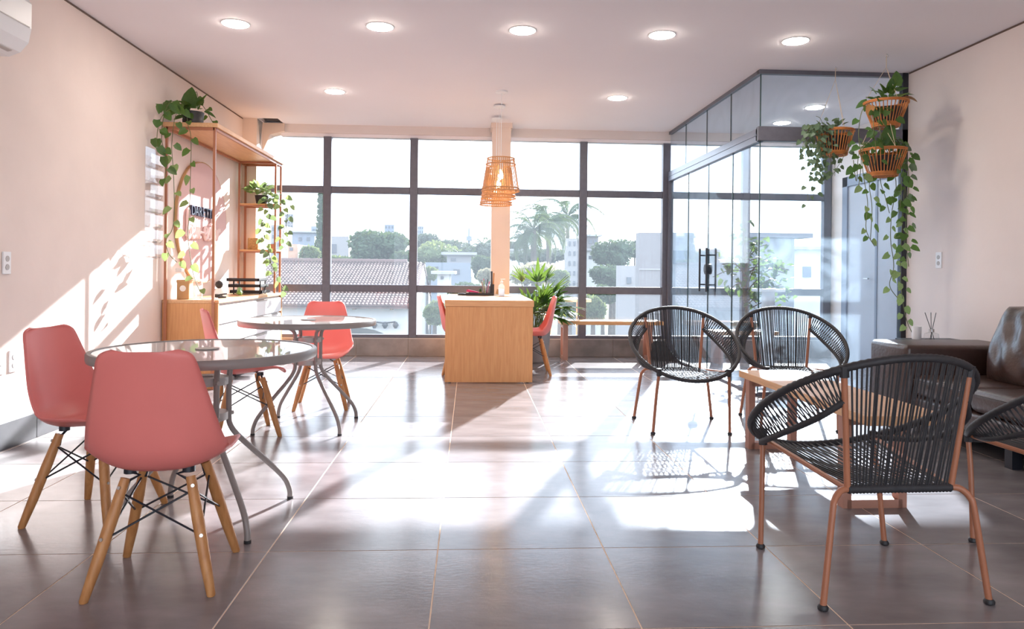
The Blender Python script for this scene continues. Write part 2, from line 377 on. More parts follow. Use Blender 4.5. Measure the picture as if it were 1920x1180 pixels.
b = MB(); b.box((0.262, 9.0, 0), (0.49, 9.3, HC)); b.obj('column', M['column'], kind='structure')
b = MB(); b.box((0.245, 8.985, 2.86), (0.507, 9.32, HC)); b.obj('trim_4', M['column'], kind='structure')
b = MB(); b.box((XL, 9.04, 0), (-2.60, YW + 0.16, HC)); b.prism([(-2.60, 2.56), (-2.60, 2.92), (-2.34, 2.92), (-2.34, 2.82), (-2.51, 2.775)], 9.30, 9.5, 'y')
pier = b.obj('trim_5', M['column'], kind='structure')
b = MB(); b.prism([(9.06, 2.915), (9.26, 2.915), (9.20, 2.70), (9.17, 2.62), (9.15, 2.72), (9.10, 2.86)], -2.601, -2.594, 'x'); b.obj('bare_patch', M['concrete'], pier, label='bare grey concrete patch')
# baseboards
bl = structure('baseboard_left')
y = TY - 6 * S
while y < 6.7:
    c = min(y + S - 0.003, 6.7)
    MB().rbox((XL, max(y, 0.1), 0.0), (XL + 0.012, c, 0.16), 0.002, 1).obj('baseboard_tile', M['base'], bl); y += S
br = structure('baseboard_right')
y = TY - 6 * S
while y < 6.38:
    c = min(y + S - 0.003, 6.38)
    MB().rbox((XR - 0.012, max(y, 0.1), 0.0), (XR, c, 0.16), 0.002, 1).obj('baseboard_tile', M['base'], br); y += S

MB().box((XL, YB, HC - .014), (XL + .004, 9.04, HC - .001)).obj('gap_shade_left', M['shadow_gap'], kind='structure')  # dark strips drawn for the shaded gap under the ceiling, left and right
MB().box((XR - .004, YB, HC - .014), (XR, YG - .04, HC - .001)).obj('gap_shade_right', M['shadow_gap'], kind='structure')

# windows
XM = [-1.811, -0.723, 0.365, 1.453, 2.541, 3.60, 4.69]
ZR = [0.232, 0.856, 2.105, 2.775]
def build_window(name, xs, edge_l, edge_r, gm):
    w = structure(name)
    for i, x in enumerate(xs): MB().rbox((x - 0.05, YW + 0.01, ZR[0]), (x + 0.05, YW + 0.10, ZR[3]), 0.004, 1).obj('mullion', M['frame'], w)
    ex = ([edge_l] if edge_l is not None else []) + list(xs) + ([edge_r] if edge_r is not None else [])
    for i in range(len(ex) - 1):
        a = ex[i] + (0.05 if ex[i] in xs else 0); c = ex[i + 1] - (0.05 if ex[i + 1] in xs else 0)
        if c - a < 0.03: continue
        for z, h in ((ZR[0] + 0.02, 0.02), (ZR[1], 0.046), (ZR[2], 0.043)):
            MB().rbox((a, YW + 0.015, z - h), (c, YW + 0.095, z + h), 0.004, 1).obj('transom', M['frame'], w)
        zz = [(ZR[0] + 0.04, ZR[1] - 0.046), (ZR[1] + 0.046, ZR[2] - 0.043), (ZR[2] + 0.043, ZR[3])]
        for z0, z1 in zz:
            MB().box((a, YW + 0.055, z0), (c, YW + 0.061, z1)).obj('window_pane', gm, w)
    return w
build_window('window_1', XM[:5], -2.60, None, M['glass'])
build_window('window_2', XM[5:], XM[4] + 0.05, None, M['glass'])

# glass meeting room: frame rails, panes, swing doors
gp = structure('wall_glass_partition')
b = MB(); b.rbox((XG - 0.03, YG, 2.275), (XG + 0.03, YW, 2.40), 0.004, 1); b.box((XG - 0.036, YG, 2.335), (XG - 0.028, YW, 2.34)); b.obj('header_rail', M['rail'], gp)
b = MB(); b.rbox((XG - 0.03, YG - 0.03, 2.283), (XR, YG + 0.03, 2.412), 0.004, 1); b.obj('header_rail', M['frame'], gp)
MB().box((XG - 0.022, YG, HC - 0.035), (XG + 0.022, YW, HC)).obj('ceiling_rail', M['frame'], gp)
MB().box((XG - 0.022, YG - 0.022, HC - 0.038), (XR, YG + 0.022, HC)).obj('ceiling_rail', M['frame'], gp)
MB().box((XR - 0.05, YG - 0.03, 0), (XR, YG + 0.03, HC)).obj('end_post', M['black'], gp)
MB().box((XG - 0.02, YG, 0), (XG + 0.02, YW, 0.028)).obj('floor_rail', M['frame'], gp)
MB().box((XG, YG - 0.02, 0), (XR - 0.05, YG + 0.02, 0.04)).obj('floor_rail', M['frame'], gp)
MB().box((XG - 0.03, YW - 0.05, 0.0), (XG + 0.03, YW, 2.28)).obj('end_post', M['frame'], gp)
def gpane(a, b_): return MB().box(a, b_).obj('glass_pane', M['pglass'], gp)
tops = [YG + 0.01, 7.14, 7.88, 8.66, YW]
for i in range(4): gpane((XG - 0.004, tops[i] + 0.004, 2.40), (XG + 0.004, tops[i + 1] - 0.004, HC - 0.035))
for a, c in ((YG + 0.01, 7.07), (8.53, YW - 0.05)): gpane((XG - 0.004, a + 0.004, 0.028), (XG + 0.004, c - 0.004, 2.275))
gpane((XG + 0.006, YG - 0.004, 2.412), (XR - 0.05, YG + 0.004, HC - 0.038)); gpane((XG + 0.006, YG - 0.004, 0.04), (XR - 0.05, YG + 0.004, 2.283))
M['edge'] = mat('glass_edge', (0.03, 0.07, 0.075), 0.2)
MB().box((XG - 0.006, YG - 0.006, 0.04), (XG + 0.003, YG + 0.003, HC - 0.038)).obj('glass_edge', M['edge'], gp)
for y in (7.07, 8.53): MB().box((XG - 0.006, y - 0.006, 0.028), (XG + 0.006, y + 0.006, 2.275)).obj('glass_edge', M['edge'], gp)
for y in tops[1:4]: MB().box((XG - 0.005, y - 0.004, 2.40), (XG + 0.005, y + 0.004, HC - 0.035)).obj('glass_edge', M['edge'], gp)
d1 = structure('door_1')
MB().box((XG - 0.004, 7.805, 0.03), (XG + 0.004, 8.52, 2.27)).obj('door_leaf', M['pglass'], d1)
MB().box((XG - 0.004, 7.08, 0.03), (XG + 0.004, 7.795, 2.27)).obj('door_leaf', M['pglass'], d1)
MB().box((XG - 0.006, 7.795, 0.03), (XG + 0.006, 7.805, 2.27)).obj('door_edge', M['edge'], d1)
for y in (7.93, 7.70):
    for sx in (-0.05, 0.05):
        h = MB().tube([(XG + sx, y, 0.895), (XG + sx, y, 1.365)], 0.011, 8)
        for z in (0.97, 1.29): h.tube([(XG + sx, y, z), (XG, y, z)], 0.008, 6)
        h.obj('handle', M['black'], d1, smooth=True)
b = MB(); b.tube([(XG - 0.03, 7.80, 1.138), (XG + 0.03, 7.80, 1.138)], 0.058, 20); b.tube([(XG - 0.037, 7.80, 1.138), (XG - 0.03, 7.80, 1.138)], 0.03, 16); b.obj('lock', M['black'], d1, smooth=True)
# grey door on the end wall of the glass room
d2 = structure('door_2')
b = MB(); b.box((XE - 0.04, 8.90, 0), (XE, 9.02, 2.32)); b.box((XE - 0.04, 7.50, 0), (XE, 7.62, 2.32)); b.box((XE - 0.04, 7.50, 2.20), (XE, 9.02, 2.32)); b.obj('door_frame', M['doorframe'], d2)
MB().box((XE - 0.02, 8.26, 0.01), (XE, 8.90, 2.20)).obj('door_leaf', M['doorgrey'], d2)
MB().box((XE - 0.02, 7.62, 0.01), (XE, 8.25, 2.20)).obj('door_leaf', M['doorgrey'], d2)
MB().box((XE - 0.03, 8.235, 0.01), (XE, 8.275, 2.20)).obj('door_post', M['doorframe'], d2)
MB().tube([(XE - 0.06, 8.36, 1.05), (XE - 0.06, 8.46, 1.05)], 0.01, 6).obj('handle', M['steel'], d2)

# ------------------------------------------------------------------ downlights
names = {'-1.76,5.55': 'first from the left in the near row', '-0.69,5.52': 'second from the left in the near row', '0.38,5.51': 'middle of the near row', '1.45,5.52': 'second from the right in the near row', '2.52,5.57': 'rightmost of the near row, in front of the glass room',
         '-1.4,7.58': 'left one of the far row, above the round tables', '1.52,7.56': 'right one of the far row, right of the pendants'}
def downlight(x, y, lab):
    t = thing('ceiling_downlight', lab, 'ceiling light', (x, y, HC), group='round ceiling downlights')
    MB().lathe([(0.078, -0.004), (0.098, -0.006), (0.108, -0.001), (0.108, 0)], 32, cap0=False, cap1=False).obj('trim_ring', M['white'], t, smooth=True)
    MB().lathe([(0.0, -0.020), (0.05, -0.018), (0.085, -0.011), (0.097, -0.006), (0.097, -0.001)], 32, cap0=False).obj('diffuser', M['lamp'], t, smooth=True)
    return t
for k, v in names.items():
    x, y = map(float, k.split(','))
    downlight(x, y, 'lit round white downlight, ' + v)
downlight(3.74, 7.77, 'lit round downlight inside the glass room, the nearer of two')
downlight(3.74, 8.61, 'lit round downlight inside the glass room, the one nearer the window')

# ------------------------------------------------------------------ pink shell chairs
def make_shell_chair():
    t = thing('shell_chair', '', 'chair', group='pink shell chairs with wooden legs')
    prof = [(.238, .408, .135, .0), (.228, .425, .175, .004), (.19, .433, .208, .02), (.10, .424, .224, .045), (0, .411, .230, .06), (-.09, .405, .230, .07), (-.155, .422, .229, .085),
            (-.20, .475, .224, .085), (-.222, .56, .208, .065), (-.238, .65, .187, .05), (-.254, .74, .165, .038), (-.264, .795, .150, .03), (-.268, .815, .132, .028), (-.270, .825, .10, .024)]
    rows = []
    n = 5
    P = [Vector((a[0], a[1], 0)) for a in prof]; Q = [Vector((a[2], a[3], 0)) for a in prof]
    PP, QQ = crom(P, n), crom(Q, n)
    nu = 20; vs, fs = [], []
    for i, (p, q) in enumerate(zip(PP, QQ)):
        a, c = PP[max(i - 1, 0)], PP[min(i + 1, len(PP) - 1)]
        tn = (c - a).normalized(); nrm = Vector((0, -tn.y, tn.x))  # tangent (y,z) -> normal towards the sitter
        tn3 = Vector((0, tn.x, tn.y)); n3 = Vector((0, tn.y, -tn.x))
        if n3.z < 0 and n3.y < 0: n3 = -n3
        for k in range(nu + 1):
            u = -1 + 2 * k / nu
            vs.append(Vector((q.x * u, p.x, p.y)) + n3 * (q.y * abs(u) ** 2.6))
    for i in range(len(PP) - 1):
        for k in range(nu):
            fs.append((i * (nu + 1) + k, i * (nu + 1) + k + 1, (i + 1) * (nu + 1) + k + 1, (i + 1) * (nu + 1) + k))
    b = MB().add(vs, fs); o = b.obj('shell', M['pink'], t, smooth='all')
    md = o.modifiers.new('thickness', 'SOLIDIFY'); md.thickness = 0.009; md.offset = 0
    tops = {}
    for sx in (-1, 1):
        for sy in (-1, 1):
            top, foot = Vector((sx * .105, sy * .10, .378)), Vector((sx * .198, sy * .195, 0.0))
            tops[sx, sy] = (top, foot)
            mid = top.lerp(foot, .35)
            lg = MB().tube([top, mid, top.lerp(foot, .7), foot + Vector((0, 0, .004)), foot], [.0165, .0205, .019, .0145, .0125], 12).obj('leg', M['beech'], t, smooth=True)
            for f in (.08, .5):
                p = top.lerp(foot, f); d = Vector((sx * .3, sy, .25)).normalized()
                MB().tube([p + d * .014, p + d * .0225], .006, 8).obj('bolt', M['steel'], lg)
            pad = MB().tube([(sx * .095, sy * .085, .412), (sx * .095, sy * .085, .392)], .022, 10)
            pad.tube([(sx * .095, sy * .085, .395), (sx * .06, sy * .10, .388), top + Vector((-sx * .012, 0, -.008)), top + Vector((0, 0, -.05))], .0055, 6)
            pad.obj('mount', M['black'], t, smooth=True)
    for (a, c) in (((-1, -1), (1, -1)), ((-1, 1), (1, 1)), ((-1, -1), (-1, 1)), ((1, -1), (1, 1))):
        w = MB()
        for (p, q) in ((a, c), (c, a)):
            u, v = tops[p][0].lerp(tops[p][1], .12), tops[q][0].lerp(tops[q][1], .50)
            w.tube([u, v], .0038, 6)
        w.obj('cross_brace', M['black'], t, smooth=True)
    return t
def face(fx, fy): return math.atan2(-fx, fy)
ch = make_shell_chair()
GRP = 'pink shell chairs with wooden legs'
ch.location = (-1.07, 2.675, 0); ch.rotation_euler = (0, 0, face(-0.1, 1.0)); ch['label'] = 'pink shell chair seen from behind at the near glass table'
dup(ch, (-1.634, 3.33, 0), face(0.98, -0.18), 'pink shell chair by the left wall, turned to the near glass table', GRP)
dup(ch, (-1.49, 4.95, 0), face(0.90, 0.43), 'pink shell chair in front of the white drawers, between the two glass tables', GRP)
dup(ch, (-1.165, 5.92, 0), face(0.1, -0.99), 'coral pink shell chair facing the camera behind the far glass table', GRP)
dup(ch, (0.665, 7.82, 0), face(-1, 0.02), 'pink shell chair in profile at the right side of the wooden desk', GRP)
dup(ch, (-0.075, 7.85, 0), face(1, 0.0), 'pink shell chair mostly hidden at the left side of the wooden desk', GRP)

# ------------------------------------------------------------------ round glass tables
def make_round_table(rad):
    t = thing('round_table', '', 'table', group='round glass topped tables')
    Z = 0.745
    MB().lathe([(rad - .022, Z - .038), (rad - .003, Z - .038), (rad, Z - .03), (rad, Z - .006), (rad - .005, Z), (rad - .02, Z), (rad - .022, Z - .008), (rad - .022, Z - .038)], 72, cap0=False, cap1=False).obj('rim', M['grey'], t, smooth=True)
    MB().lathe([(0.026, Z - .009), (rad - .0225, Z - .009), (rad - .0225, Z - .003), (0.026, Z - .003), (0.026, Z - .009)], 72, cap0=False, cap1=False).obj('glass_top', M['tabletop'], t)
    MB().lathe([(.0, Z - .012), (.024, Z - .012), (.024, Z - .002), (.05, Z - .001), (.05, Z + .002), (.0, Z + .004)], 24, cap0=False, cap1=False).obj('hole_cap', M['greyl'], t, smooth=True)
    for z in (0.61, 0.455):
        d = MB(); d.lathe([(.028, z - .022), (.088, z - .022), (.088, z + .012), (.028, z + .012), (.028, z - .022)], 32, cap0=False, cap1=False); d.obj('collar', M['greyl'], t, smooth=True)
    for k in range(4):
        a = PI / 4 + k * PI / 2; ca, sa = math.cos(a), math.sin(a)
        pts = [(rad - .02, Z - .025), (rad * .5, Z - .03), (.19, Z - .04), (.115, Z - .075), (.10, .60), (.10, .46), (.105, .40), (.15, .335), (.27, .215), (.365, .115), (.398, .05), (.403, 0.004)]
        leg = MB().tube(crom([(r * ca, r * sa, z) for r, z in pts], 5), .0125, 10).obj('leg', M['grey'], t, smooth=True)
        MB().tube([(.403 * ca, .403 * sa, 0), (.403 * ca, .403 * sa, .012)], .0145, 10).obj('foot_cap', M['blackp'], leg)
        for z in (0.605, 0.45):
            MB().tube([(.110 * ca, .110 * sa, z), (.120 * ca, .120 * sa, z)], .009, 8).obj('bolt', M['greyl'], leg, smooth=True)
    return t
tb = make_round_table(0.465)
tb.location = (-1.145, 3.275, 0); tb.rotation_euler = (0, 0, R(-3)); tb['label'] = 'round glass table with grey frame, the nearer one with two pink chairs'
t2 = dup(tb, (-1.12, 5.17, 0), R(-2), 'round glass table with grey frame, the farther one in front of the window', 'round glass topped tables')

# ------------------------------------------------------------------ rope chairs
def make_rope_chair():
    rng = random.Random(5)
    t = thing('rope_chair', '', 'chair', group='round black rope chairs')
    def ring(ph): return Vector((.378 * math.sin(ph), .02 - .36 * math.cos(ph), .607 + .225 * math.cos(ph)))
    N = 220
    b = MB(); b.tube([ring(2 * PI * i / N) for i in range(N)], [.0148 if i % 2 else .0128 for i in range(N)], 7, closed=True)
    b.obj('ring', M['cord'], t, smooth='all')
    pt = math.asin(.222 / .378)
    posts, arcs = {}, {}
    for sx in (-1, 1):
        top, bot = ring(sx * pt), Vector((sx * .185, -.235, .380)); posts[sx] = (top, bot)
        p = MB().tube([top, bot], .0105, 10).obj('post', M['copper'], t, smooth=True)
        wr = MB(); wr.tube([top.lerp(bot, -.02), top.lerp(bot, .07)], .0165, 8); wr.obj('binding', M['cord'], p, smooth=True)
        attach = ring(sx * (PI - math.asin(.235 / .378)))
        s0 = top.lerp(bot, .27)
        arc = crom([s0, (sx * .275, -.19, .607), (sx * .325, -.02, .515), (sx * .312, .14, .455), attach + Vector((-sx * .012, -.02, .002))], 14)
        arcs[sx] = arc
        b = MB().tube(crom([s0, (sx * .275, -.19, .607), (sx * .325, -.02, .515), (sx * .312, .14, .455), attach + Vector((-sx * .012, -.02, .002))], 26), [.0125 if i % 2 else .0108 for i in range(105)], 7)
        b.obj('arm_rail', M['cord'], t, smooth='all')
        MB().tube([bot, attach], .0095, 8).obj('seat_rail', M['copper'], t, smooth=True)
        MB().tube([attach + Vector((0, 0, .022)), attach + Vector((0, -.004, -.028))], .0175, 8).obj('binding', M['cord'], t, smooth=True)
        lg = MB().tube(crom([attach + Vector((0, 0, -.005)), attach + Vector((sx * .003, -.006, -.04)), attach + Vector((sx * .012, -.025, -.16)), (sx * .262, .252, .006)], 5), .0105, 10).obj('leg', M['copper'], t, smooth=True)
        MB().lathe([(.012, 0), (.017, .003), (.018, .010), (.013, .018)], 12, (sx * .262, .252, 0)).obj('foot_cap', M['blackp'], lg, smooth=True)
        lg = MB().tube(crom([bot, (sx * .213, -.243, .377), (sx * .240, -.254, .350), (sx * .252, -.262, .30), (sx * .292, -.282, .006)], 7), .011, 10).obj('leg', M['copper'], t, smooth=True)
        MB().lathe([(.012, 0), (.017, .003), (.018, .010), (.013, .018)], 12, (sx * .292, -.282, 0)).obj('foot_cap', M['blackp'], lg, smooth=True)
        # netting between ring and arm rail
        nb = MB(); K = 36; ph0, ph1 = sx * pt * 1.03, sx * (PI - math.asin(.25 / .378))
        for i in range(K):
            f = i / (K - 1); g_ = min(1, f + 0.5 / (K - 1))
            a0 = ring(ph0 + (ph1 - ph0) * f); a1 = ring(ph0 + (ph1 - ph0) * min(1, f + 1.6 / K)); c = arc[min(len(arc) - 1, int((f * .985 + .012) * (len(arc) - 1)))]
            fa = (f * .985 + .012) * (len(arc) - 1); i0 = int(fa); c = arc[i0].lerp(arc[min(i0 + 1, len(arc) - 1)], fa - i0)
            nb.tube([a0, c], .0027, 5, caps=False); nb.tube([a1, c], .0027, 5, caps=False)
        nb.obj('arm_netting', M['cord'], t, smooth='all', kind='stuff')
    bb = MB().tube([posts[-1][1] * (1 - i / 60) + posts[1][1] * (i / 60) for i in range(61)], [.0165 if i % 2 else .014 for i in range(61)], 7)
    bb.obj('back_bar', M['cord'], t, smooth='all')
    n = 32
    for i in range(n):
        f = (i + .5) / n; f += rng.uniform(-.008, .008)
        ph = math.asin((-.21 + .42 * f) / .378)
        a = ring(ph); c = Vector((-.17 + .34 * f, -.237, .380))
        for q in range(1): MB().tube([a, c], .0036, 5, caps=False).obj('back_cord', M['cord'], t, smooth='all')
    sb = MB(); n = 18; pf = math.asin(.225 / .378)
    for i in range(n):
        f = i / (n - 1)
        for df in (-.09, .09):
            h = min(1, max(0, f + df))
            a = Vector((-.175 + .35 * f, -.235, .388)); ph = PI - pf + 2 * pf * h
            c = ring(ph) * 1.0; c = Vector((-ring(PI + pf - 2 * pf * h).x if False else ring(PI + pf - 2 * pf * h).x, ring(ph).y, ring(ph).z + .006))
            c = ring(PI + pf - 2 * pf * h) + Vector((0, 0, .006))
            m = a.lerp(c, .5) + Vector((0, 0, -.012))
            sb.tube([a, m, c], .0028, 5, caps=False)
    sb.obj('seat_netting', M['cord'], t, smooth='all', kind='stuff')
    return t
rc = make_rope_chair(); GR = 'round black rope chairs'
rc.location = (1.445, 2.62, 0); rc.rotation_euler = (0, 0, face(-0.04, 1)); rc['label'] = 'black rope chair seen from behind, in front of the coffee table'
dup(rc, (1.523, 5.13, 0), face(-0.04, -1), 'black rope chair facing the camera on the sunlit floor, left of the coffee table', GR)
dup(rc, (2.345, 5.22, 0), face(-0.16, -1), 'black rope chair facing the camera behind the coffee table, before the glass room', GR)
dup(rc, (2.40, 2.72, 0), face(-0.26, 1), 'black rope chair cut off by the right edge, in front of the leather sofa', GR)

# ------------------------------------------------------------------ coffee table and window bench
def frame_u(p, q, z, w, dpt, parent, m, along):
    """closed rectangular flat-bar frame from p to q (xy), height z"""
    (x0, y0), (x1, y1) = p, q
    for nm, a, c in (('upright', (x0, y0, 0), (x0, y0, z)), ('upright', (x1, y1, 0), (x1, y1, z))):
        MB().bar(a, c, w, dpt, along).obj(nm, m, parent)
    MB().bar((x0, y0, w / 2), (x1, y1, w / 2), dpt, w).obj('foot_bar', m, parent)
    MB().bar((x0, y0, z - w / 2), (x1, y1, z - w / 2), dpt, w).obj('top_bar', m, parent)
ct = thing('coffee_table', 'low oak coffee table with rose copper frame legs between the rope chairs', 'table', (1.90, 3.90, 0), R(0.5))
MB().rbox((-.155, -.78, .432), (.235, .72, .475), .003, 1).obj('tabletop', M['oaky'], ct)
for y in (-.54, .60):
    lg = thing('leg', '', '', (0, 0, 0)); lg.parent = ct; del lg['label']; del lg['category']
    frame_u((-.125, y), (.145, y), .432, .04, .055, lg, M['rose'], (0, 1, 0))
bn = thing('window_bench', 'low oak bench with rose copper frame legs under the window', 'bench', (1.75, 9.10, 0))
MB().rbox((-.62, -.15, .44), (.66, .16, .487), .003, 1).obj('seat', M['oakh'], bn)
for x in (-.56, .50):
    lg = thing('leg', '', '', (0, 0, 0)); lg.parent = bn; del lg['label']; del lg['category']
    frame_u((x, -.11), (x, .12), .44, .045, .06, lg, M['rose'], (1, 0, 0))

# ------------------------------------------------------------------ desk and its things
dk = thing('desk', 'oak panel desk with thick top standing in front of the column', 'desk', (0.195, 7.13, 0))
DZ = .808
MB().rbox((-.434, 0, DZ - .062), (.437, 1.76, DZ), .003, 1).obj('worktop', M['oakh'], dk)
MB().box((-.428, .006, .008), (.428, .04, DZ - .0625)).obj('end_panel', M['oak'], dk)
MB().box((-.428, 1.70, .008), (.428, 1.735, DZ - .0625)).obj('end_panel', M['oak'], dk)
MB().box((-.02, .0405, .25), (.02, 1.6995, DZ - .0625)).obj('modesty_panel', M['oak'], dk)
for x in (-.38, .38):
    for y in (.02, 1.72): MB().lathe([(.014, 0), (.014, .008)], 10, (x, y, 0)).obj('foot_pad', M['blackp'], dk)
ty = thing('pen_tray', 'dark low tray holding stationery on the far end of the desk', 'tray', (.13, 8.50, DZ))
b = MB(); b.rbox((-.17, -.09, 0), (.15, .09, .012), .003, 1)
for a, c in (((-.17, -.09, .01), (.15, -.08, .03)), ((-.17, .08, .01), (.15, .09, .03)), ((-.17, -.08, .01), (-.16, .08, .03)), ((.14, -.08, .01), (.15, .08, .03))): b.box(a, c)
b.obj('tray_body', M['blackp'], ty)
pc = thing('pen_cup', 'clear pen cup full of pens on the dark desk tray', 'pen cup', (.185, 8.50, DZ + .0125))
MB().lathe([(.0, 0), (.034, 0), (.038, .10), (.035, .10), (.031, .004), (.0, .004)], 20, cap0=False, cap1=False).obj('cup', M['cglass'], pc, smooth=True)
rng = random.Random(3)
for i, mm in enumerate(('magenta', 'navy', 'magenta', 'kraft', 'green', 'navy')):
    a = i * 1.05; MB().tube([(.012 * math.cos(a), .012 * math.sin(a), .006), (.045 * math.cos(a), .045 * math.sin(a), .15 + .015 * (i % 3))], .0045, 6).obj('pen', M[mm], pc)
sh = thing('brush_pot', 'dark upright holder with a tall ruler and wooden brush on the desk', 'holder', (.262, 8.50, DZ + .0125))
MB().lathe([(0, 0), (.024, 0), (.024, .12), (.021, .12), (.021, .004), (0, .004)], 16, cap0=False, cap1=False).obj('holder_body', M['blackp'], sh, smooth=True)
MB().bar((-.006, 0, .006), (-.008, 0, .27), .022, .004, (0, 1, 0)).obj('ruler', M['black'], sh)
MB().bar((.008, .004, .006), (.018, .008, .25), .016, .008, (0, 1, 0)).obj('brush', M['beech'], sh)
st = thing('stapler', 'magenta stapler on the desk left of the pens', 'stapler', (.035, 8.49, DZ + .0125), R(-12))
MB().rbox((-.07, -.014, 0), (.07, .014, .012), .004, 1).obj('base', M['white'], st)
b = MB(); b.prism([(-.07, .030), (-.07, .050), (-.05, .056), (.07, .030), (.07, .020)], -.013, .013, 'y'); b.obj('arm', M['magenta'], st)
MB().box((-.07, -.012, .011), (-.05, .012, .034)).obj('hinge', M['steel'], st)
cc = thing('cactus_pot', 'tiny cactus in a clay pot on the desk', 'cactus', (.125, 8.54, DZ + .0125))
MB().lathe([(0, 0), (.018, 0), (.024, .03), (.02, .03), (0, .026)], 16, cap0=False, cap1=False).obj('pot', M['kraft'], cc, smooth=True)
MB().lathe([(.010, .026), (.016, .04), (.015, .058), (.008, .068), (0, .07)], 12, cap1=False).obj('cactus', M['leaf'], cc, smooth=True)
sb = thing('sanitizer_bottle', 'clear pump bottle of sanitizer on the desk in front of the column', 'bottle', (.36, 8.25, DZ))
MB().lathe([(0, 0), (.036, 0), (.038, .006), (.038, .105), (.032, .125), (.014, .14), (.014, .15)], 24, cap0=False).obj('bottle_body', M['cglass'], sb, smooth=True)
MB().lathe([(0, .003), (.034, .003), (.034, .085), (0, .085)], 20, cap0=False, cap1=False).obj('gel', mat('sanitizer_gel', (.75, .80, .86), .2, transl=.6, tcol=(.85, .9, .95)), sb, smooth=True)
b = MB(); b.lathe([(.016, .148), (.016, .168), (.006, .172), (.006, .19)], 16); b.rbox((-.012, -.009, .188), (.042, .009, .20), .003, 1); b.obj('pump', M['white'], sb, smooth=True)
ms = thing('computer_mouse', 'dark rounded mouse at the left end of the desk tray', 'mouse', (-.085, 8.48, DZ))
b = MB(); b.lathe([(.045, 0), (.048, .012), (.036, .028), (.015, .034), (0, .035)], 20, cap1=False); o = b.obj('mouse_body', M['blackp'], ms, smooth=True); o.scale = (1.15, .75, .8)
nb_ = thing('note_pad', 'small white note pad leaning on papers, left of the sanitizer', 'note pad', (.30, 8.56, DZ))
b = MB(); b.box((-.045, -.03, 0), (.045, .03, .012)); b.obj('pages', M['paper'], nb_); MB().bar((.03, 0, .013), (.045, .0, .07), .05, .006, (0, 1, 0)).obj('card', M['kraft'], nb_)

# ------------------------------------------------------------------ pendant lamps
def make_pendant():
    t = thing('pendant_lamp', '', 'lamp', group='slatted rattan pendant lamps over the desk')
    MB().lathe([(0, .0), (.062, 0), (.062, -.016), (.054, -.022), (0, -.022)], 24, (0, 0, HC), cap0=False, cap1=False).obj('canopy', M['white'], t, smooth=True)
    MB().tube([(0, 0, HC - .02), (0, 0, 2.17)], .0032, 6).obj('cord', M['white'], t)
    MB().lathe([(.010, 2.21), (.018, 2.19), (.02, 2.13), (.016, 2.12)], 14).obj('socket', M['white'], t, smooth=True)
    MB().lathe([(.008, 2.122), (.014, 2.10), (.026, 2.065), (.022, 2.035), (0, 2.022)], 16, cap1=False).obj('bulb', M['bulb'], t, smooth=True)
    rt, rb, zt, zb = .138, .19, 2.235, 1.905
    b = MB()
    for r, z in ((rt, zt), (rt + .012, zt - .06)): b.tube([(r * math.cos(a * PI / 24), r * math.sin(a * PI / 24), z) for a in range(48)], .006, 6, closed=True)
    for a in range(3): b.tube([(0.018 * math.cos(a * 2.094), .018 * math.sin(a * 2.094), 2.2), (rt * math.cos(a * 2.094), rt * math.sin(a * 2.094), zt)], .003, 5)
    b.obj('top_ring', M['rattanl'], t, smooth=True)
    b = MB()
    for r, z in ((rb, zb), (rb - .004, zb + .028)): b.tube([(r * math.cos(a * PI / 24), r * math.sin(a * PI / 24), z) for a in range(48)], .0075, 6, closed=True)
    b.obj('bottom_ring', M['rattanl'], t, smooth=True)
    n = 44
    sl = MB().bar((rt - .002, 0, zt), (rb - .002, 0, zb), .0085, .004, (1, 0, 0)).mesh('slat', M['rattanl'])
    for k in range(n):
        o = link('slat', sl, t); o.rotation_euler = (0, 0, 2 * PI * k / n)
    return t
pl = make_pendant(); pl.location = (.303, 7.40, 0); pl['label'] = 'slatted rattan pendant lamp over the desk, nearest of the row of three'
dup(pl, (.305, 8.02, -.012), .05, 'slatted rattan pendant lamp over the desk, middle of the row of three', 'slatted rattan pendant lamps over the desk')
dup(pl, (.30, 8.61, -.03), .09, 'slatted rattan pendant lamp nearest the column, last of the row of three', 'slatted rattan pendant lamps over the desk')

# ------------------------------------------------------------------ leaves and vines
def leaf_mesh(name, m, wid=.38, heart=.08, droop=.12, fold=.10):
    b = MB()
    T = [0, .12, .35, .62, .85, 1.0]; Wd = [0.10, .78, 1.0, .78, .38, 0.0]
    vs = []
    for t_, w in zip(T, Wd):
        zc = -droop * t_ * t_
        yy = t_ - (heart if t_ < .2 and t_ > 0 else 0)
        vs += [(-wid * w, yy - (heart * .6 if t_ == .12 else 0), zc + fold * w), (0, t_, zc), (wid * w, yy - (heart * .6 if t_ == .12 else 0), zc + fold * w)]
    fs = []
    for i in range(len(T) - 1):
        for k in range(2): fs.append((i * 3 + k, i * 3 + k + 1, (i + 1) * 3 + k + 1, (i + 1) * 3 + k))
    b.add(vs, fs)
    me = bpy.data.meshes.new(name); me.from_pydata(b.v, [], b.f); me.materials.append(m); me.shade_smooth(); return me
LM = {k: leaf_mesh('leaf', M[k]) for k in ('leaf', 'leafgrey', 'leafsun', 'dryleaf', 'leaftree')}
LM['leafpalm'] = leaf_mesh('leaf', M['leafpalm'], wid=.095, heart=0, droop=.18, fold=.03)
LM['long'] = leaf_mesh('leaf', M['leaf'], wid=.27, heart=.04)
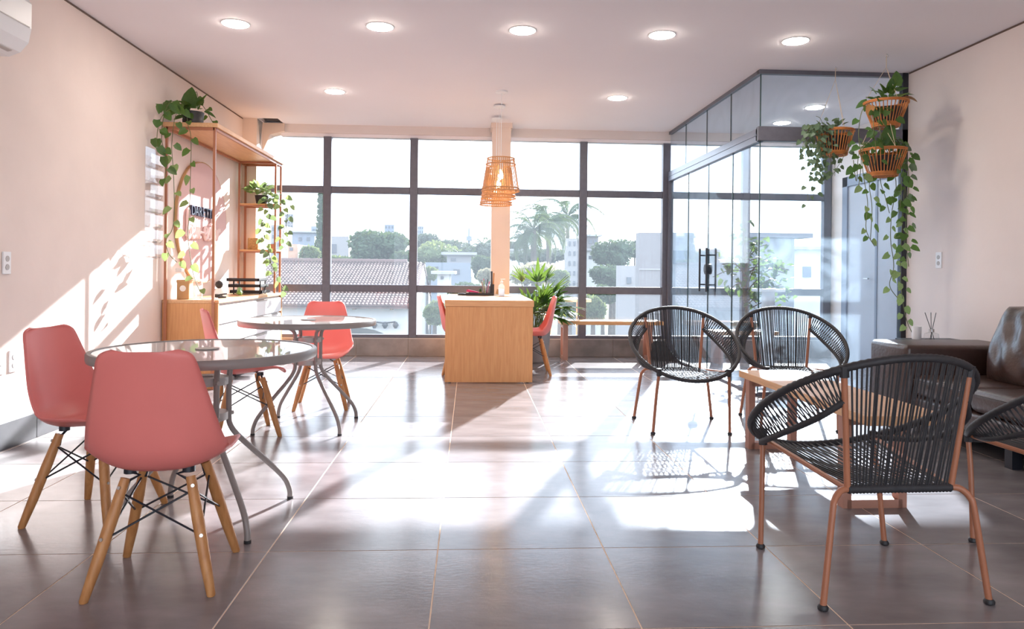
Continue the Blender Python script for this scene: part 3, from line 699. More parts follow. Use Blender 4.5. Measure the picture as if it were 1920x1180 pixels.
def put_leaf(parent, kind, p, d, up, size):
    d = Vector(d).normalized(); up = Vector(up)
    x = d.cross(up)
    x = x.normalized() if x.length > 1e-4 else d.orthogonal().normalized()
    z = x.cross(d)
    wx, wy, wz = (parent.location.x + p[0], parent.location.y + p[1], parent.location.z + p[2])
    if wx < XL + .06: p = (p[0] + XL + .07 - wx, p[1], p[2])
    if wx < XL + .16 and d.x < -.1: d = Vector((.1, d.y, d.z)).normalized(); x = d.cross(up).normalized(); z = x.cross(d)
    o = link('leaf', LM[kind], parent)
    o.matrix_basis = Matrix(((x.x * size, d.x * size, z.x * size, p[0]), (x.y * size, d.y * size, z.y * size, p[1]), (x.z * size, d.z * size, z.z * size, p[2]), (0, 0, 0, 1)))
    return o
def vine(parent, pts, kinds, rng, step=.09, size=(.06, .09), r=.003, spread=.05, lowkind=None):
    """pts in the parent's space"""
    c = crom(pts, 6)
    MB().tube(c, r, 5).obj('vine', M['stem'], parent, smooth='all')
    acc = 0; side = 1; L = sum((c[i + 1] - c[i]).length for i in range(len(c) - 1)); run = 0
    for i in range(len(c) - 1):
        seg = (c[i + 1] - c[i]).length; acc += seg; run += seg
        if acc >= step:
            acc = rng.uniform(-.25, .25) * step; side = -side
            f = run / L
            k = rng.choice(kinds) if not (lowkind and f > .45) else lowkind  # lower vine switches to the sunlit leaf colour
            ang = rng.uniform(-.9, .9) + (0 if side > 0 else PI)
            out = Vector((math.cos(ang), math.sin(ang) * .8 - .25, 0))
            p = c[i] + out * rng.uniform(.2, 1) * spread
            MB_p = None
            d = out * .75 + Vector((rng.uniform(-.3, .3), rng.uniform(-.3, .1), -rng.uniform(.35, 1.1)))
            put_leaf(parent, k, p, d, Vector((rng.uniform(-.4, .4), -1, rng.uniform(.1, .9))), rng.uniform(*size))
def clump(parent, c, rad, n, kinds, rng, size, flat=.6):
    for i in range(n):
        a = rng.uniform(0, 2 * PI); e = rng.uniform(-.05, 1.2)
        d = Vector((math.cos(a) * math.cos(e), math.sin(a) * math.cos(e), math.sin(e)))
        p = Vector(c) + Vector((d.x * rad, d.y * rad, d.z * rad * flat)) * rng.uniform(.45, 1.0)
        put_leaf(parent, rng.choice(kinds), p, d + Vector((0, 0, rng.uniform(-.7, .25))), Vector((rng.uniform(-.5, .5), rng.uniform(-1, .2), 1)), rng.uniform(*size))
def loc(parent, pts): 
    o = Vector(parent.location); return [Vector(p) - o for p in pts]

# ------------------------------------------------------------------ left wall: cabinet, frame, shelves
cb = thing('drawer_cabinet', 'oak sideboard with white drawers on the left wall', 'cabinet', (-2.52, 7.87, 0))
X0, X1, Y0, Y1, CZ = -.244, .25, -1.12, 1.15, .805
MB().rbox((X0, Y0, CZ - .03), (X1 + .006, Y1, CZ), .002, 1).obj('worktop', M['oaky'], cb)
MB().box((X0, Y0 + .003, .0), (X1, Y0 + .03, CZ - .0305)).obj('side_panel', M['oak'], cb)
MB().box((X0, Y1 - .03, .0), (X1, Y1 - .003, CZ - .0305)).obj('side_panel', M['oak'], cb)
MB().box((X0, Y0 + .031, .05), (X1 - .03, Y1 - .031, CZ - .031)).obj('carcass', M['whitemat'], cb)
zs = [(.585, .735), (.395, .55), (.205, .36), (.06, .17)]
ys = [Y0 + .034, Y0 + .034 + .735, Y0 + .034 + 1.47, Y1 - .034]
for z0, z1 in zs:
    for i in range(3):
        d = MB().rbox((X1 - .029, ys[i] + .002, z0), (X1 - .004, ys[i + 1] - .002, z1), .002, 1).obj('drawer', M['whitemat'], cb)
        MB().prism([(X1 - .029, z1 + .002), (X1 - .006, z1 + .002), (X1 - .006, z1 + .010), (X1 - .024, z1 + .020), (X1 - .029, z1 + .020)], ys[i] + .002, ys[i + 1] - .002, 'y').obj('grip', M['greyl'], d, label='grey metal finger grip')
fr = thing('shelf_frame', 'tall copper tube frame with oak top shelf around the sideboard', 'shelf', (-2.51, 7.87, 0))
fx0, fx1, fy0, fy1, fyl = -.215, .205, -1.145, 1.165, .93
ft = .022
for x in (fx0, fx1):
    for y in (fy0, fyl, fy1):
        z0 = 0 if y != fyl else CZ + .001
        MB().box((x - ft / 2, y - ft / 2, z0), (x + ft / 2, y + ft / 2, 2.36)).obj('post', M['copper'], fr)
for x in (fx0, fx1): MB().box((x - ft / 2, fy0, 2.335), (x + ft / 2, fy1, 2.36)).obj('rail', M['copper'], fr)
for y in (fy0, fyl, fy1): MB().box((fx0, y - ft / 2, 2.335), (fx1, y + ft / 2, 2.36)).obj('rail', M['copper'], fr)
MB().rbox((fx0 - .04, fy0 - .02, 2.361), (fx1 + .03, fy1 + .03, 2.40), .003, 1).obj('top_shelf', M['oaky'], fr)
for z in (1.845, 1.30):
    s_ = MB().rbox((fx0 + ft / 2, fyl - .01, z), (fx1 + ft / 2, fy1 + .01, z + .018), .002, 1).obj('shelf_board', M['oakh'], fr)
    for y in (fyl, fy1): MB().box((fx0, y - .008, z - .016), (fx1, y + .008, z - .001)).obj('shelf_rail', M['copper'], s_)

# oval sign
sg = thing('oval_sign', 'oval pink wall sign with navy and script lettering', 'sign', (XL, 7.70, 1.56))
b = MB(); n = 72; A_, B_ = .70, .62
ring_ = lambda x, s: [(x, A_ * s * math.cos(2 * PI * k / n), B_ * s * math.sin(2 * PI * k / n)) for k in range(n)]
vs = ring_(.004, 1) + ring_(.03, 1); fs = [(k, (k + 1) % n, n + (k + 1) % n, n + k) for k in range(n)] + [tuple(range(n))[::-1]]
vs += ring_(.03, .985); fs += [(n + k, n + (k + 1) % n, 2 * n + (k + 1) % n, 2 * n + k) for k in range(n)]
b.add(vs, fs).obj('board', M['kraft'], sg, label='raw fibreboard edge')
b = MB(); vs = ring_(.029, .985) + ring_(.032, .98); b.add(vs, [(k, (k + 1) % n, n + (k + 1) % n, n + k) for k in range(n)] + [tuple(range(n, 2 * n))]); b.obj('face', M['signpink'], sg)
word = 'DARETTA'; yy = -.36
for i, chh in enumerate(word):
    cu = bpy.data.curves.new('letter', 'FONT'); cu.body = chh; cu.size = .14; cu.extrude = .012; cu.materials.append(M['navy']); cu.align_x = 'CENTER'
    to = bpy.data.objects.new('letter', cu); COL.objects.link(to); bpy.context.view_layer.update()
    me = bpy.data.meshes.new_from_object(to.evaluated_get(bpy.context.evaluated_depsgraph_get())); bpy.data.objects.remove(to)
    o = link('letter', me, sg); o.matrix_basis = Matrix(((0, 0, 1, .048), (1, 0, 0, yy), (0, 1, 0, .055), (0, 0, 0, 1))); yy += .094
STK = {'b': ([[(-.05, .1), (.12, 1.1), (.24, 2.0), (.14, 2.15), (.06, 1.5), (.08, .2), (.26, -.05), (.48, .35), (.36, .85), (.16, .65)]], .52),
       'e': ([[(.0, .35), (.32, .6), (.34, .9), (.16, .98), (.04, .5), (.2, 0), (.5, .25)]], .46),
       'm': ([[(.0, .15), (.06, .95), (.06, .0), (.2, .9), (.3, .8), (.3, .0), (.44, .9), (.55, .75), (.55, .12), (.7, .15)]], .72),
       '-': ([[(.02, .5), (.2, .52), (.36, .5)]], .46),
       's': ([[(.0, .0), (.28, 1.0), (.26, .5), (.42, .15), (.14, -.05)]], .45),
       't': ([[(.16, 2.0), (.1, .9), (.1, .15), (.3, .02)], [(-.1, 1.25), (.15, 1.35), (.42, 1.42)]], .38),
       'a': ([[(.4, .8), (.15, .92), (.0, .4), (.15, 0), (.36, .45), (.41, .92), (.42, .12), (.56, .1)]], .56),
       'r': ([[(.0, .1), (.08, 1.0), (.1, .7), (.3, .98), (.34, .75)]], .4)}
xx = 0
for chh in 'bem-estar':
    st_, adv = STK[chh]; b = MB()
    for s_ in st_: b.tube([Vector((.045, -.50 + (xx + p.x) * .212, -.17 + p.y * .125)) for p in crom([(a, c, 0) for a, c in s_], 7)], .0155, 7)
    b.obj('script_letter', M['signtext'], sg, smooth=True); xx += adv

# acrylic leaflet rack on the wall
ar = thing('leaflet_rack', 'clear acrylic leaflet rack hanging on the left wall beside the shelf', 'rack', (XL, 6.52, 1.65))
acr = glass('acrylic', (.96, .95, .95), .012, (.9, .88, .87), .5)
MB().box((.002, -.13, -.48), (.005, .13, .48)).obj('back_plate', acr, ar)
for k in range(7):
    z = -.46 + k * .13
    b = MB(); prf = [(.005, z), (.03, z - .012), (.05, z + .02), (.052, z + .10), (.049, z + .10), (.046, z + .024), (.03, z - .006), (.005, z + .004)]
    b.prism([(p[0], p[1]) for p in prf], -.13, .13, 'y')
    b.obj('pocket', acr, ar)

# potted pothos on top of the shelf frame
rng = random.Random(11)
p1 = thing('pothos_plant', 'trailing pothos in a black pot on top of the copper shelf frame', 'plant', (-2.575, 6.93, 2.401))
MB().lathe([(0, 0), (.075, 0), (.088, .02), (.092, .06), (.088, .07), (.095, .10), (.098, .135), (.088, .135), (.084, .12), (0, .12)], 28, cap0=False, cap1=False).obj('pot', M['pot'], p1, smooth=True)
clump(p1, (0, .02, .15), .12, 17, ['leaf', 'long'], rng, (.08, .125))
def wv(par, L, Y, **k): vine(par, loc(par, [at(x, y, Y + dy) if True else None for x, y, dy in L]), **k)
K1 = dict(kinds=['leaf'], rng=rng, step=.062, size=(.07, .10))
wv(p1, [(345, 205, .35), (322, 190, .1), (308, 215, .0), (303, 260, 0), (312, 300, 0), (308, 340, 0)], 6.42, **K1)
wv(p1, [(345, 205, .35), (330, 215, .0), (322, 270, 0), (325, 320, 0), (327, 400, 0), (322, 432, 0), (312, 450, 0), (316, 475, 0), (332, 492, 0)], 6.5, lowkind='leafsun', kinds=['leaf'], rng=rng, step=.085, size=(.065, .095))
wv(p1, [(350, 210, .35), (352, 232, .0), (358, 260, 0), (357, 330, 0), (355, 400, 0), (352, 440, 0), (358, 490, 0), (364, 520, 0), (374, 545, 0)], 6.60, lowkind='leafsun', kinds=['leaf'], rng=rng, step=.085, size=(.065, .095))
wv(p1, [(345, 205, .35), (318, 205, .1), (300, 225, 0), (294, 260, 0), (297, 285, 0)], 6.36, **K1)
wv(p1, [(350, 208, .25), (370, 190, .25), (385, 205, .3), (398, 228, .3), (403, 232, .3)], 6.75, kinds=['leaf'], rng=rng, step=.055, size=(.055, .08))
wv(p1, [(350, 208, .25), (362, 185, .25), (368, 172, .25), (372, 185, .25)], 6.75, kinds=['leaf'], rng=rng, step=.07, size=(.055, .075))
wv(p1, [(340, 205, .3), (325, 190, .2), (305, 195, .0), (292, 195, .0)], 6.40, kinds=['long'], rng=rng, step=.06, size=(.09, .13))
put_leaf(p1, 'leaf', (-.02, -.02, .17), (.05, -.05, 1), (0, -1, .1), .20)
p2 = thing('pothos_plant', 'pale leaved pothos in a dark pot on the upper end shelf', 'plant', (-2.50, 8.92, 1.864))
MB().lathe([(0, 0), (.06, 0), (.078, .10), (.082, .105), (.074, .105), (.07, .095), (0, .095)], 24, cap0=False, cap1=False).obj('pot', M['pot'], p2, smooth=True)
clump(p2, (0, -.02, .13), .17, 46, ['leafsun', 'leafgrey', 'leafsun'], rng, (.075, .115))
K2 = dict(kinds=['leafsun', 'leafgrey'], rng=rng, step=.05, size=(.065, .095))
wv(p2, [(497, 372, .1), (498, 395, 0), (492, 420, 0), (497, 450, 0), (505, 480, 0), (512, 520, 0)], 8.72, **K2)
wv(p2, [(500, 372, .1), (515, 372, 0), (530, 380, 0), (533, 420, 0), (530, 450, 0), (537, 470, 0)], 8.72, **K2)
wv(p2, [(500, 372, .1), (525, 365, 0), (540, 385, 0), (536, 430, 0), (540, 455, 0)], 8.72, **K2)
wv(p2, [(500, 372, .1), (505, 400, 0), (500, 440, 0), (508, 490, 0), (520, 520, 0), (535, 545, 0), (546, 548, 0)], 8.70, **K2)
wb_ = tag(MB().rbox((-.06, -.06, 0), (.06, .06, .14), .008, 2).obj('woven_basket', mat('woven', (.52, .27, .10), .7, var=.3, scale=60, bump=.8, bscale=90), smooth=True), 'small square woven basket on the lower end shelf', 'basket'); wb_.location = (-2.58, 8.91, 1.319)
sp = thing('small_pot', 'small terracotta pot beside the woven basket on the lower end shelf', 'pot', (-2.37, 8.90, 1.319)); MB().lathe([(0, 0), (.035, 0), (.045, .07), (.04, .07), (.036, .06), (0, .06)], 20, cap0=False, cap1=False).obj('pot_body', M['rose'], sp, smooth=True)

# things on the sideboard
CT = CZ + .001
kb = thing('kraft_tub', 'tall kraft paper tub with lid and round white sticker on the sideboard', 'tub', (-2.62, 6.90, CT))
MB().rbox((-.055, -.05, 0), (.055, .05, .165), .004, 1).obj('tub_body', M['kraft'], kb)
MB().rbox((-.058, -.053, .150), (.058, .053, .178), .004, 1).obj('lid', M['kraft'], kb)
b = MB(); b.prism([(.028 * math.cos(a * PI / 12), .10 + .028 * math.sin(a * PI / 12)) for a in range(24)], -.0515, -.0503, 'y'); b.obj('sticker', M['paper'], kb)
gj = thing('glass_jar', 'clear glass jar with white lid next to the kraft tub', 'jar', (-2.60, 7.12, CT))
MB().lathe([(0, 0), (.055, 0), (.06, .01), (.06, .14), (.05, .16)], 24, cap0=False).obj('jar_body', M['cglass'], gj, smooth=True)
MB().lathe([(.052, .16), (.056, .162), (.056, .18), (0, .184)], 24, cap1=False).obj('lid', M['white'], gj, smooth=True)
lp = thing('desk_lamp', 'small white arched lamp behind the kraft tub', 'lamp', (-2.69, 7.05, CT))
MB().lathe([(0, 0), (.05, 0), (.05, .012), (0, .016)], 20, cap0=False, cap1=False).obj('base', M['white'], lp, smooth=True)
MB().tube(crom([(0, 0, .014), (0, .05, .12), (0, .03, .235), (0, -.06, .27)], 6), .005, 6).obj('arm', M['white'], lp, smooth=True)
MB().rbox((-.03, -.13, .25), (.03, -.05, .285), .008, 2).obj('head', M['white'], lp)
cm = thing('gadget', 'white curved gadget with a black ball on top on the sideboard', 'gadget', (-2.53, 7.55, CT))
MB().lathe([(.07, 0), (.068, .02), (.04, .06), (.028, .085)], 24).obj('base', M['white'], cm, smooth=True)
MB().lathe([(.012, .083), (.032, .10), (.038, .122), (.032, .145), (.012, .16), (0, .162)], 20, cap1=False).obj('ball', M['blackp'], cm, smooth=True)
MB().rbox((-.02, -.12, 0), (.05, -.02, .03), .008, 2).obj('foot', M['blackp'], cm)
gh = thing('green_handset', 'green plastic handset lying on the sideboard', 'handset', (-2.42, 7.86, CT), R(15))
b = MB(); b.tube(crom([(0, -.14, .02), (0, -.12, .055), (0, -.05, .065), (0, .06, .05), (0, .16, .022)], 5), [.022 + .006 * math.sin(i * .8) for i in range(21)], 10); b.obj('handset_body', M['green'], gh, smooth=True)
MB().rbox((-.02, .12, 0), (.02, .185, .03), .006, 1).obj('end_cap', M['green'], gh)
dt = thing('document_tray', 'black three tier document tray at the far end of the sideboard', 'tray', (-2.48, 8.50, CT))
for k in range(3):
    z = .01 + .068 * k; sh_ = -.06 * (k)
    b = MB(); b.rbox((-.19, -.18 + sh_, z), (.16, .15 + sh_, z + .012), .003, 1); b.box((-.19, -.18 + sh_, z), (.16, -.165 + sh_, z + .034)); b.box((.15, -.18 + sh_, z), (.16, .15 + sh_, z + .034)); b.box((-.19, -.18 + sh_, z), (-.18, .15 + sh_, z + .034)); b.obj('tier', M['blackp'], dt)
for y in (-.14, .06):
    for x in (-.16, .13): MB().box((x - .006, y - .006, 0), (x + .006, y + .006, .17)).obj('pillar', M['blackp'], dt)
MB().box((-.15, -.2, .165), (.10, .05, .172)).obj('papers', M['paper'], dt)
pp = thing('papers', 'loose white papers at the near end of the sideboard', 'paper', (-2.42, 6.98, CT), R(20)); MB().box((-.07, -.10, 0), (.07, .10, .006)).obj('sheets', M['paper'], pp)
mk = thing('hole_punch', 'small black hole punch on the sideboard beside the papers', 'hole punch', (-2.40, 7.22, CT), R(60)); MB().rbox((-.05, -.02, 0), (.05, .02, .018), .004, 1).obj('base', M['blackp'], mk); MB().bar((-.05, 0, .03), (.06, 0, .04), .03, .012).obj('lever', M['blackp'], mk)
MB().box((-.05, -.012, .018), (-.035, .012, .027)).obj('hinge', M['blackp'], mk)

# ------------------------------------------------------------------ wall fittings
def outlet(x, y, z, lab, sx, n=2, w=.075, h=.135):
    t = thing('wall_outlet', lab, 'outlet', (x, y, z))
    MB().rbox((0 if sx > 0 else -.010, -w / 2, -h / 2), (.010 if sx > 0 else 0, w / 2, h / 2), .003, 1).obj('plate', M['white'], t)
    for k in range(n):
        zz = (k - (n - 1) / 2) * .05
        b = MB(); b.tube([(sx * .0095, 0, zz), (sx * .0125, 0, zz)], .018, 12); o = b.obj('socket', M['greyl'], t, smooth=True)
    return t
outlet(XL, 4.535, 1.115, 'white double outlet on the left wall, the upper one', 1)
outlet(XL, 4.61, .52, 'white double outlet low on the left wall, right of the switch', 1)
outlet(XL, 4.49, .52, 'white single switch low on the left wall at the edge of the picture', 1, 1)
outlet(XR, 5.91, 1.225, 'white double switch on the right wall above the sofa arm', -1)
outlet(XE, 7.2, .95, 'pale switch behind the glass beside the grey door', -1)
ac = thing('air_conditioner', 'white wall mounted air conditioner at the upper left corner', 'air conditioner', (XL, 3.80, 2.29))
prf = [(0, .02), (.05, .0), (.14, .0), (.20, .025), (.245, .08), (.26, .16), (.26, .30), (.24, .33), (0, .33)]
b = MB(); b.prism(prf, -.52, .52, 'y'); b.obj('body', M['white'], ac)
b = MB(); b.prism([(.10, -.003), (.19, .016), (.192, .022), (.10, .004)], -.46, .46, 'y'); b.obj('louver', M['greyl'], ac)
MB().prism([(.261, .16), (.264, .16), (.264, .165), (.261, .165)], -.5, .5, 'y').obj('seam', M['greyl'], ac)
MB().prism([(.06, -.002), (.095, -.002), (.095, .002), (.06, .002)], -.46, .46, 'y').obj('vent', M['blackp'], ac)

# ------------------------------------------------------------------ hanging baskets
def make_basket(name, lab, x, y, levels, drop):
    rng = random.Random(int(x * 100) + int(levels[0][0] * 100))
    zt, zb, rt, rb = levels[0]
    t = thing(name, lab, 'hanging plant', (x, y, zb), group='rattan hanging baskets')
    h = zt - zb
    b = MB()
    for dz in (0, .012): b.tube([(rt * math.cos(a * PI / 20), rt * math.sin(a * PI / 20), h - dz) for a in range(40)], .006, 6, closed=True)
    b.obj('rim', M['rattan'], t, smooth=True)
    b = MB()
    for dz, rr in ((.004, rb), (.016, rb + .003), (.028, rb + .004)): b.tube([(rr * math.cos(a * PI / 20), rr * math.sin(a * PI / 20), dz) for a in range(40)], .007, 6, closed=True)
    for k in range(4): b.tube([(rb * (.2 + .2 * k) * math.cos(a * PI / 12), rb * (.2 + .2 * k) * math.sin(a * PI / 12), .004) for a in range(24)], .006, 5, closed=True)
    for k in range(8): a = k * PI / 8; b.tube([(-rb * math.cos(a), -rb * math.sin(a), .008), (rb * math.cos(a), rb * math.sin(a), .008)], .003, 5)
    b.obj('base', M['rattan'], t, smooth=True)
    n = 34; me = MB().tube([(rb, 0, .01), (rt, 0, h)], .0042, 6).mesh('stick', M['rattan'], True)
    for k in range(n): o = link('stick', me, t); o.rotation_euler = (0, 0, 2 * PI * k / n)
    MB().lathe([(0, .012), (rb * .75, .012), (rt * .72, h * .74), (rt * .66, h * .74), (0, h * .70)], 20, cap0=False, cap1=False).obj('inner_pot', M['pot'], t, smooth=True)
    for k in range(3):
        a = k * 2.094 + .5
        MB().tube([(rt * math.cos(a), rt * math.sin(a), h), (.004 * math.cos(a), .004 * math.sin(a), drop - zb)], .0018, 5).obj('hanger_cord', M['twine'], t)
    return t, rng, h
b1, rng, h = make_basket('hanging_basket', 'rattan hanging basket with small leaved trailing plant, the left one', 3.155, 6.18, [(2.345, 2.13, .157, .098)], 2.78)
MB().tube([(0, 0, 2.78 - 2.13), (0, 0, HC - .03 - 2.13)], .003, 5).obj('hanger_rope', M['twine'], b1)
MB().tube([(.012 * math.cos(a), 0, HC - .03 + .012 * math.sin(a) - 2.13) for a in np.linspace(-2.6, 1.7, 12)], .0025, 5).obj('hook', M['steel'], b1)
clump(b1, (-.05, 0, h), .14, 42, ['leafgrey'], rng, (.04, .06), .6)
for k in range(11):
    x0 = 1508 + 5.2 * k; dy = rng.uniform(-.08, .08); e = rng.choice([310, 345, 370, 395, 340, 300])
    if k > 8: e = 330
    wv(b1, [(1550 + (k - 5) * 2, 240, 0), (1535 + (k - 5) * 4, 236, dy), (x0, 260, dy), (x0 + rng.uniform(-4, 6), 300 if e > 310 else 280, dy), (x0 + rng.uniform(0, 8), e, dy)], 6.10, kinds=['leafgrey'], rng=rng, step=.025, size=(.04, .062), r=.002, spread=.04)
wv(b1, [(1590, 245, 0), (1598, 262, -.05), (1560, 330, -.02), (1552, 330, 0)], 6.0, kinds=['leafgrey'], rng=rng, step=.05, size=(.04, .06), r=.002)
wv(b1, [(1545, 238, 0), (1538, 222, 0), (1530, 218, 0)], 6.15, kinds=['leafgrey'], rng=rng, step=.04, size=(.035, .05), r=.002)
b2, rng, h = make_basket('hanging_basket', 'rattan hanging basket with pothos near the ceiling, upper of the stacked pair', 3.383, 5.79, [(2.51, 2.305, .168, .10)], 2.79)
MB().tube([(0, 0, 2.79 - 2.305), (0, 0, HC - .03 - 2.305)], .003, 5).obj('hanger_rope', M['twine'], b2)
MB().tube([(.014 * math.cos(a), 0, HC - .03 + .014 * math.sin(a) - 2.305) for a in np.linspace(-2.6, 1.7, 12)], .003, 5).obj('hook', M['steel'], b2)
clump(b2, (0, 0, h), .15, 26, ['leaf', 'long', 'leaf'], rng, (.07, .11), .7)
put_leaf(b2, 'dryleaf', (.13, -.03, h + .04), (1, -.1, -.25), (0, -.2, 1), .12); put_leaf(b2, 'dryleaf', (-.15, -.05, h - .04), (-.5, -.2, -.8), (-.3, -1, .3), .09)
put_leaf(b2, 'leaf', (.07, -.02, h + .13), (.1, 0, 1), (0, -1, .1), .13)
for L in ([(1650, 200, 0), (1640, 205, -.15), (1638, 240, -.2), (1642, 275, -.2), (1640, 310, -.2)], [(1645, 200, 0), (1650, 205, -.17), (1648, 235, -.2), (1655, 262, -.2)],
          [(1640, 200, 0), (1618, 205, -.05), (1610, 250, -.1), (1615, 300, -.1), (1610, 350, -.1)], [(1650, 200, 0), (1665, 205, -.17), (1668, 230, -.18)]):
    wv(b2, L, 5.79, kinds=['leaf'], rng=rng, step=.065, size=(.05, .075))
b3, rng, h = make_basket('hanging_basket', 'rattan hanging basket with long trailing pothos, lower of the stacked pair', 3.353, 5.77, [(2.115, 1.90, .178, .106)], 2.308)
for k in range(3):
    a = k * 2.094 + .5; r0 = .178
    MB().tube([(r0 * math.cos(a), r0 * math.sin(a), h), (.10 * math.cos(a), .10 * math.sin(a), 2.31 - 1.90)], .0022, 5).obj('hanger_cord', M['twine'], b3)
clump(b3, (0, .02, h), .14, 22, ['leafgrey', 'leaf', 'long'], rng, (.07, .11), .6)
put_leaf(b3, 'long', (-.02, -.06, h + .03), (.25, -.1, 1), (-.2, -1, .2), .21)
for k, (L, lk) in enumerate(([[(1665, 275, 0), (1690, 268, 0), (1700, 300, 0), (1694, 380, 0), (1690, 450, 0), (1688, 500, 0), (1692, 560, 0), (1700, 600, 0), (1712, 628, 0)], 'leafsun'],
          [[(1665, 275, 0), (1685, 265, 0), (1694, 320, 0), (1700, 380, 0), (1698, 440, 0), (1704, 500, 0)], None],
          [[(1665, 275, 0), (1692, 275, 0), (1704, 330, 0), (1700, 400, 0), (1695, 470, 0)], None], [[(1660, 275, 0), (1682, 262, -.08), (1688, 300, -.1), (1690, 360, -.1), (1686, 400, -.1)], None], [[(1660, 275, 0), (1680, 340, .05), (1672, 400, .05), (1670, 450, .05), (1676, 500, .05), (1668, 535, .05), (1684, 560, .05)], 'leafsun'],
          [[(1640, 275, 0), (1620, 270, -.1), (1618, 320, -.15), (1627, 380, -.15), (1624, 430, -.15), (1640, 462, -.15)], 'leafsun'], [[(1640, 275, 0), (1612, 285, 0), (1606, 340, 0), (1600, 300, 0)], None],
          [[(1650, 320, .1), (1652, 345, .1), (1660, 370, .1), (1668, 400, .1)], None], [[(1640, 320, .1), (1630, 345, .1), (1635, 390, .1), (1632, 450, .1)], None])):
    wv(b3, L, 5.77, kinds=['leaf', 'leafgrey', 'leaf'] if k < 5 else ['leaf'], rng=rng, step=.046 if k < 4 else .06, size=(.052, .085), lowkind=lk)

# ------------------------------------------------------------------ floor palm beside the desk
rng = random.Random(23)
pm = thing('lady_palm', 'bushy green lady palm in a grey pot beside the desk and column', 'plant', (.80, 8.80, 0))
MB().lathe([(0, 0), (.13, 0), (.15, .02), (.185, .40), (.19, .42), (.175, .42), (.165, .36), (0, .36)], 28, cap0=False, cap1=False).obj('pot', M['potgrey'], pm, smooth=True)
for k in range(30):
    a = rng.uniform(-1.9, 1.9); e = rng.uniform(.0, 1.15); L = rng.uniform(.26, .56)
    d = Vector((math.cos(a) * math.cos(e), math.sin(a) * math.cos(e) * .75, math.sin(e)))
    base = Vector((rng.uniform(-.07, .07), rng.uniform(-.07, .07), .37)); mid = base + Vector((d.x * .1, d.y * .1, L * .6)); tip = mid + d * L * .55 - Vector((0, 0, .06))
    if k < 3: tip = base + Vector(((-.12, .02, .14)[k], -.05, .60)); mid = base.lerp(tip, .5); d = (tip - mid).normalized()
    MB().tube(crom([base, mid, tip], 5), .0045, 5).obj('stalk', M['stem'], pm, smooth='all')
    if tip.x + .80 < .60: tip.x = -.16
    sd = d.cross(Vector((0, 0, 1))).normalized() if abs(d.z) < .98 else Vector((1, 0, 0)); uu = sd.cross(d)
    for j in range(7):
        th = (j - 3) * .36
        dd = d * math.cos(th) + sd * math.sin(th) + Vector((0, 0, -.25 if d.z < .8 else 0))
        put_leaf(pm, 'leafpalm', tip, dd, uu + Vector((0, 0, .3)), rng.uniform(.20, .33) * (1 - abs(th) * .12))

# ------------------------------------------------------------------ sofa and side table
def pillow(w, h, t, rng_, crease=.0):
    nu, nv = 26, 20; vs, fs = [], []
    def pt(u, v, s):
        k = (max(0, 1 - abs(u) ** 3.2) ** .5) * (max(0, 1 - abs(v) ** 3.2) ** .5)
        wr = crease * (math.sin(u * 9 + v * 3.1) * math.cos(v * 2 + u) + .6 * math.sin(u * 15 - v * 5)) * k
        return (u * w / 2 * (1 - .05 * abs(v) ** 2), s * (t / 2 * k) + wr * s, v * h / 2 * (1 - .05 * abs(u) ** 2))
    for s in (-1, 1):
        o = len(vs)
        for j in range(nv + 1):
            for i in range(nu + 1): vs.append(pt(-1 + 2 * i / nu, -1 + 2 * j / nv, s))
        for j in range(nv):
            for i in range(nu): fs.append((o + j * (nu + 1) + i, o + j * (nu + 1) + i + 1, o + (j + 1) * (nu + 1) + i + 1, o + (j + 1) * (nu + 1) + i))
    b = MB().add(vs, fs); me = b.mesh('cushion', M['leather']); bm = bmesh.new(); bm.from_mesh(me); bmesh.ops.remove_doubles(bm, verts=bm.verts, dist=.0008); bmesh.ops.recalc_face_normals(bm, faces=bm.faces); bm.to_mesh(me); bm.free(); me.shade_smooth(); return me
sf = thing('leather_sofa', 'dark brown leather sofa along the right wall with lit reed diffuser behind its arm', 'sofa', (3.47, 4.0, 0))
sf['label'] = 'dark brown leather sofa along the right wall behind the rope chairs'
MB().rbox((-.46, .87, .11), (.40, 1.34, .615), .035, 4).obj('armrest', M['leather'], sf, smooth=True)
MB().rbox((-.42, -2.0, .11), (.40, .868, .27), .03, 3).obj('base', M['leather'], sf, smooth=True)
MB().rbox((.20, -2.0, .272), (.41, .866, .64), .05, 4).obj('backrest', M['leather'], sf, smooth=True)
for y0, y1 in ((.30, .866), (-.66, .29), (-1.62, -.67)): 
    o = MB().rbox((-.43, y0, .272), (.195, y1, .415), .045, 4).obj('seat_cushion', M['leather'], sf, smooth=True)
    b = MB()
    for z in (.385,): b.tube([(-.432, y0 + .03, z), (-.432, y1 - .03, z)], .004, 5)
    b.obj('seam', M['leather'], o)
for y in (.33, -.52, -1.37):
    o = link('back_cushion', pillow(.80, .56, .24, rng, .015), sf); o.rotation_euler = (0, R(0), 0)
    o.matrix_basis = Matrix.Translation((.10, y, .64)) @ Matrix.Rotation(R(4), 4, 'Z') @ Matrix.Rotation(R(90), 4, 'Z') @ Matrix.Rotation(R(18), 4, 'X')
for x in (-.36, .33):
    for y in (-1.7, 0, 1.22): MB().box((x - .03, y - .03, 0), (x + .03, y + .03, .109)).obj('leg', M['black'], sf)
sdt = thing('side_table', 'thin black side table behind the sofa arm', 'table', (3.66, 5.66, 0))
MB().rbox((-.24, -.28, .572), (.22, .03, .592), .003, 1).obj('tabletop', M['black'], sdt)
for x in (-.22, .20):
    for y in (-.26, .01): MB().box((x - .01, y - .01, 0), (x + .01, y + .01, .571)).obj('leg', M['black'], sdt)
rd = thing('reed_diffuser', 'clear glass reed diffuser with dark sticks behind the sofa arm', 'diffuser', (3.60, 5.50, .593))
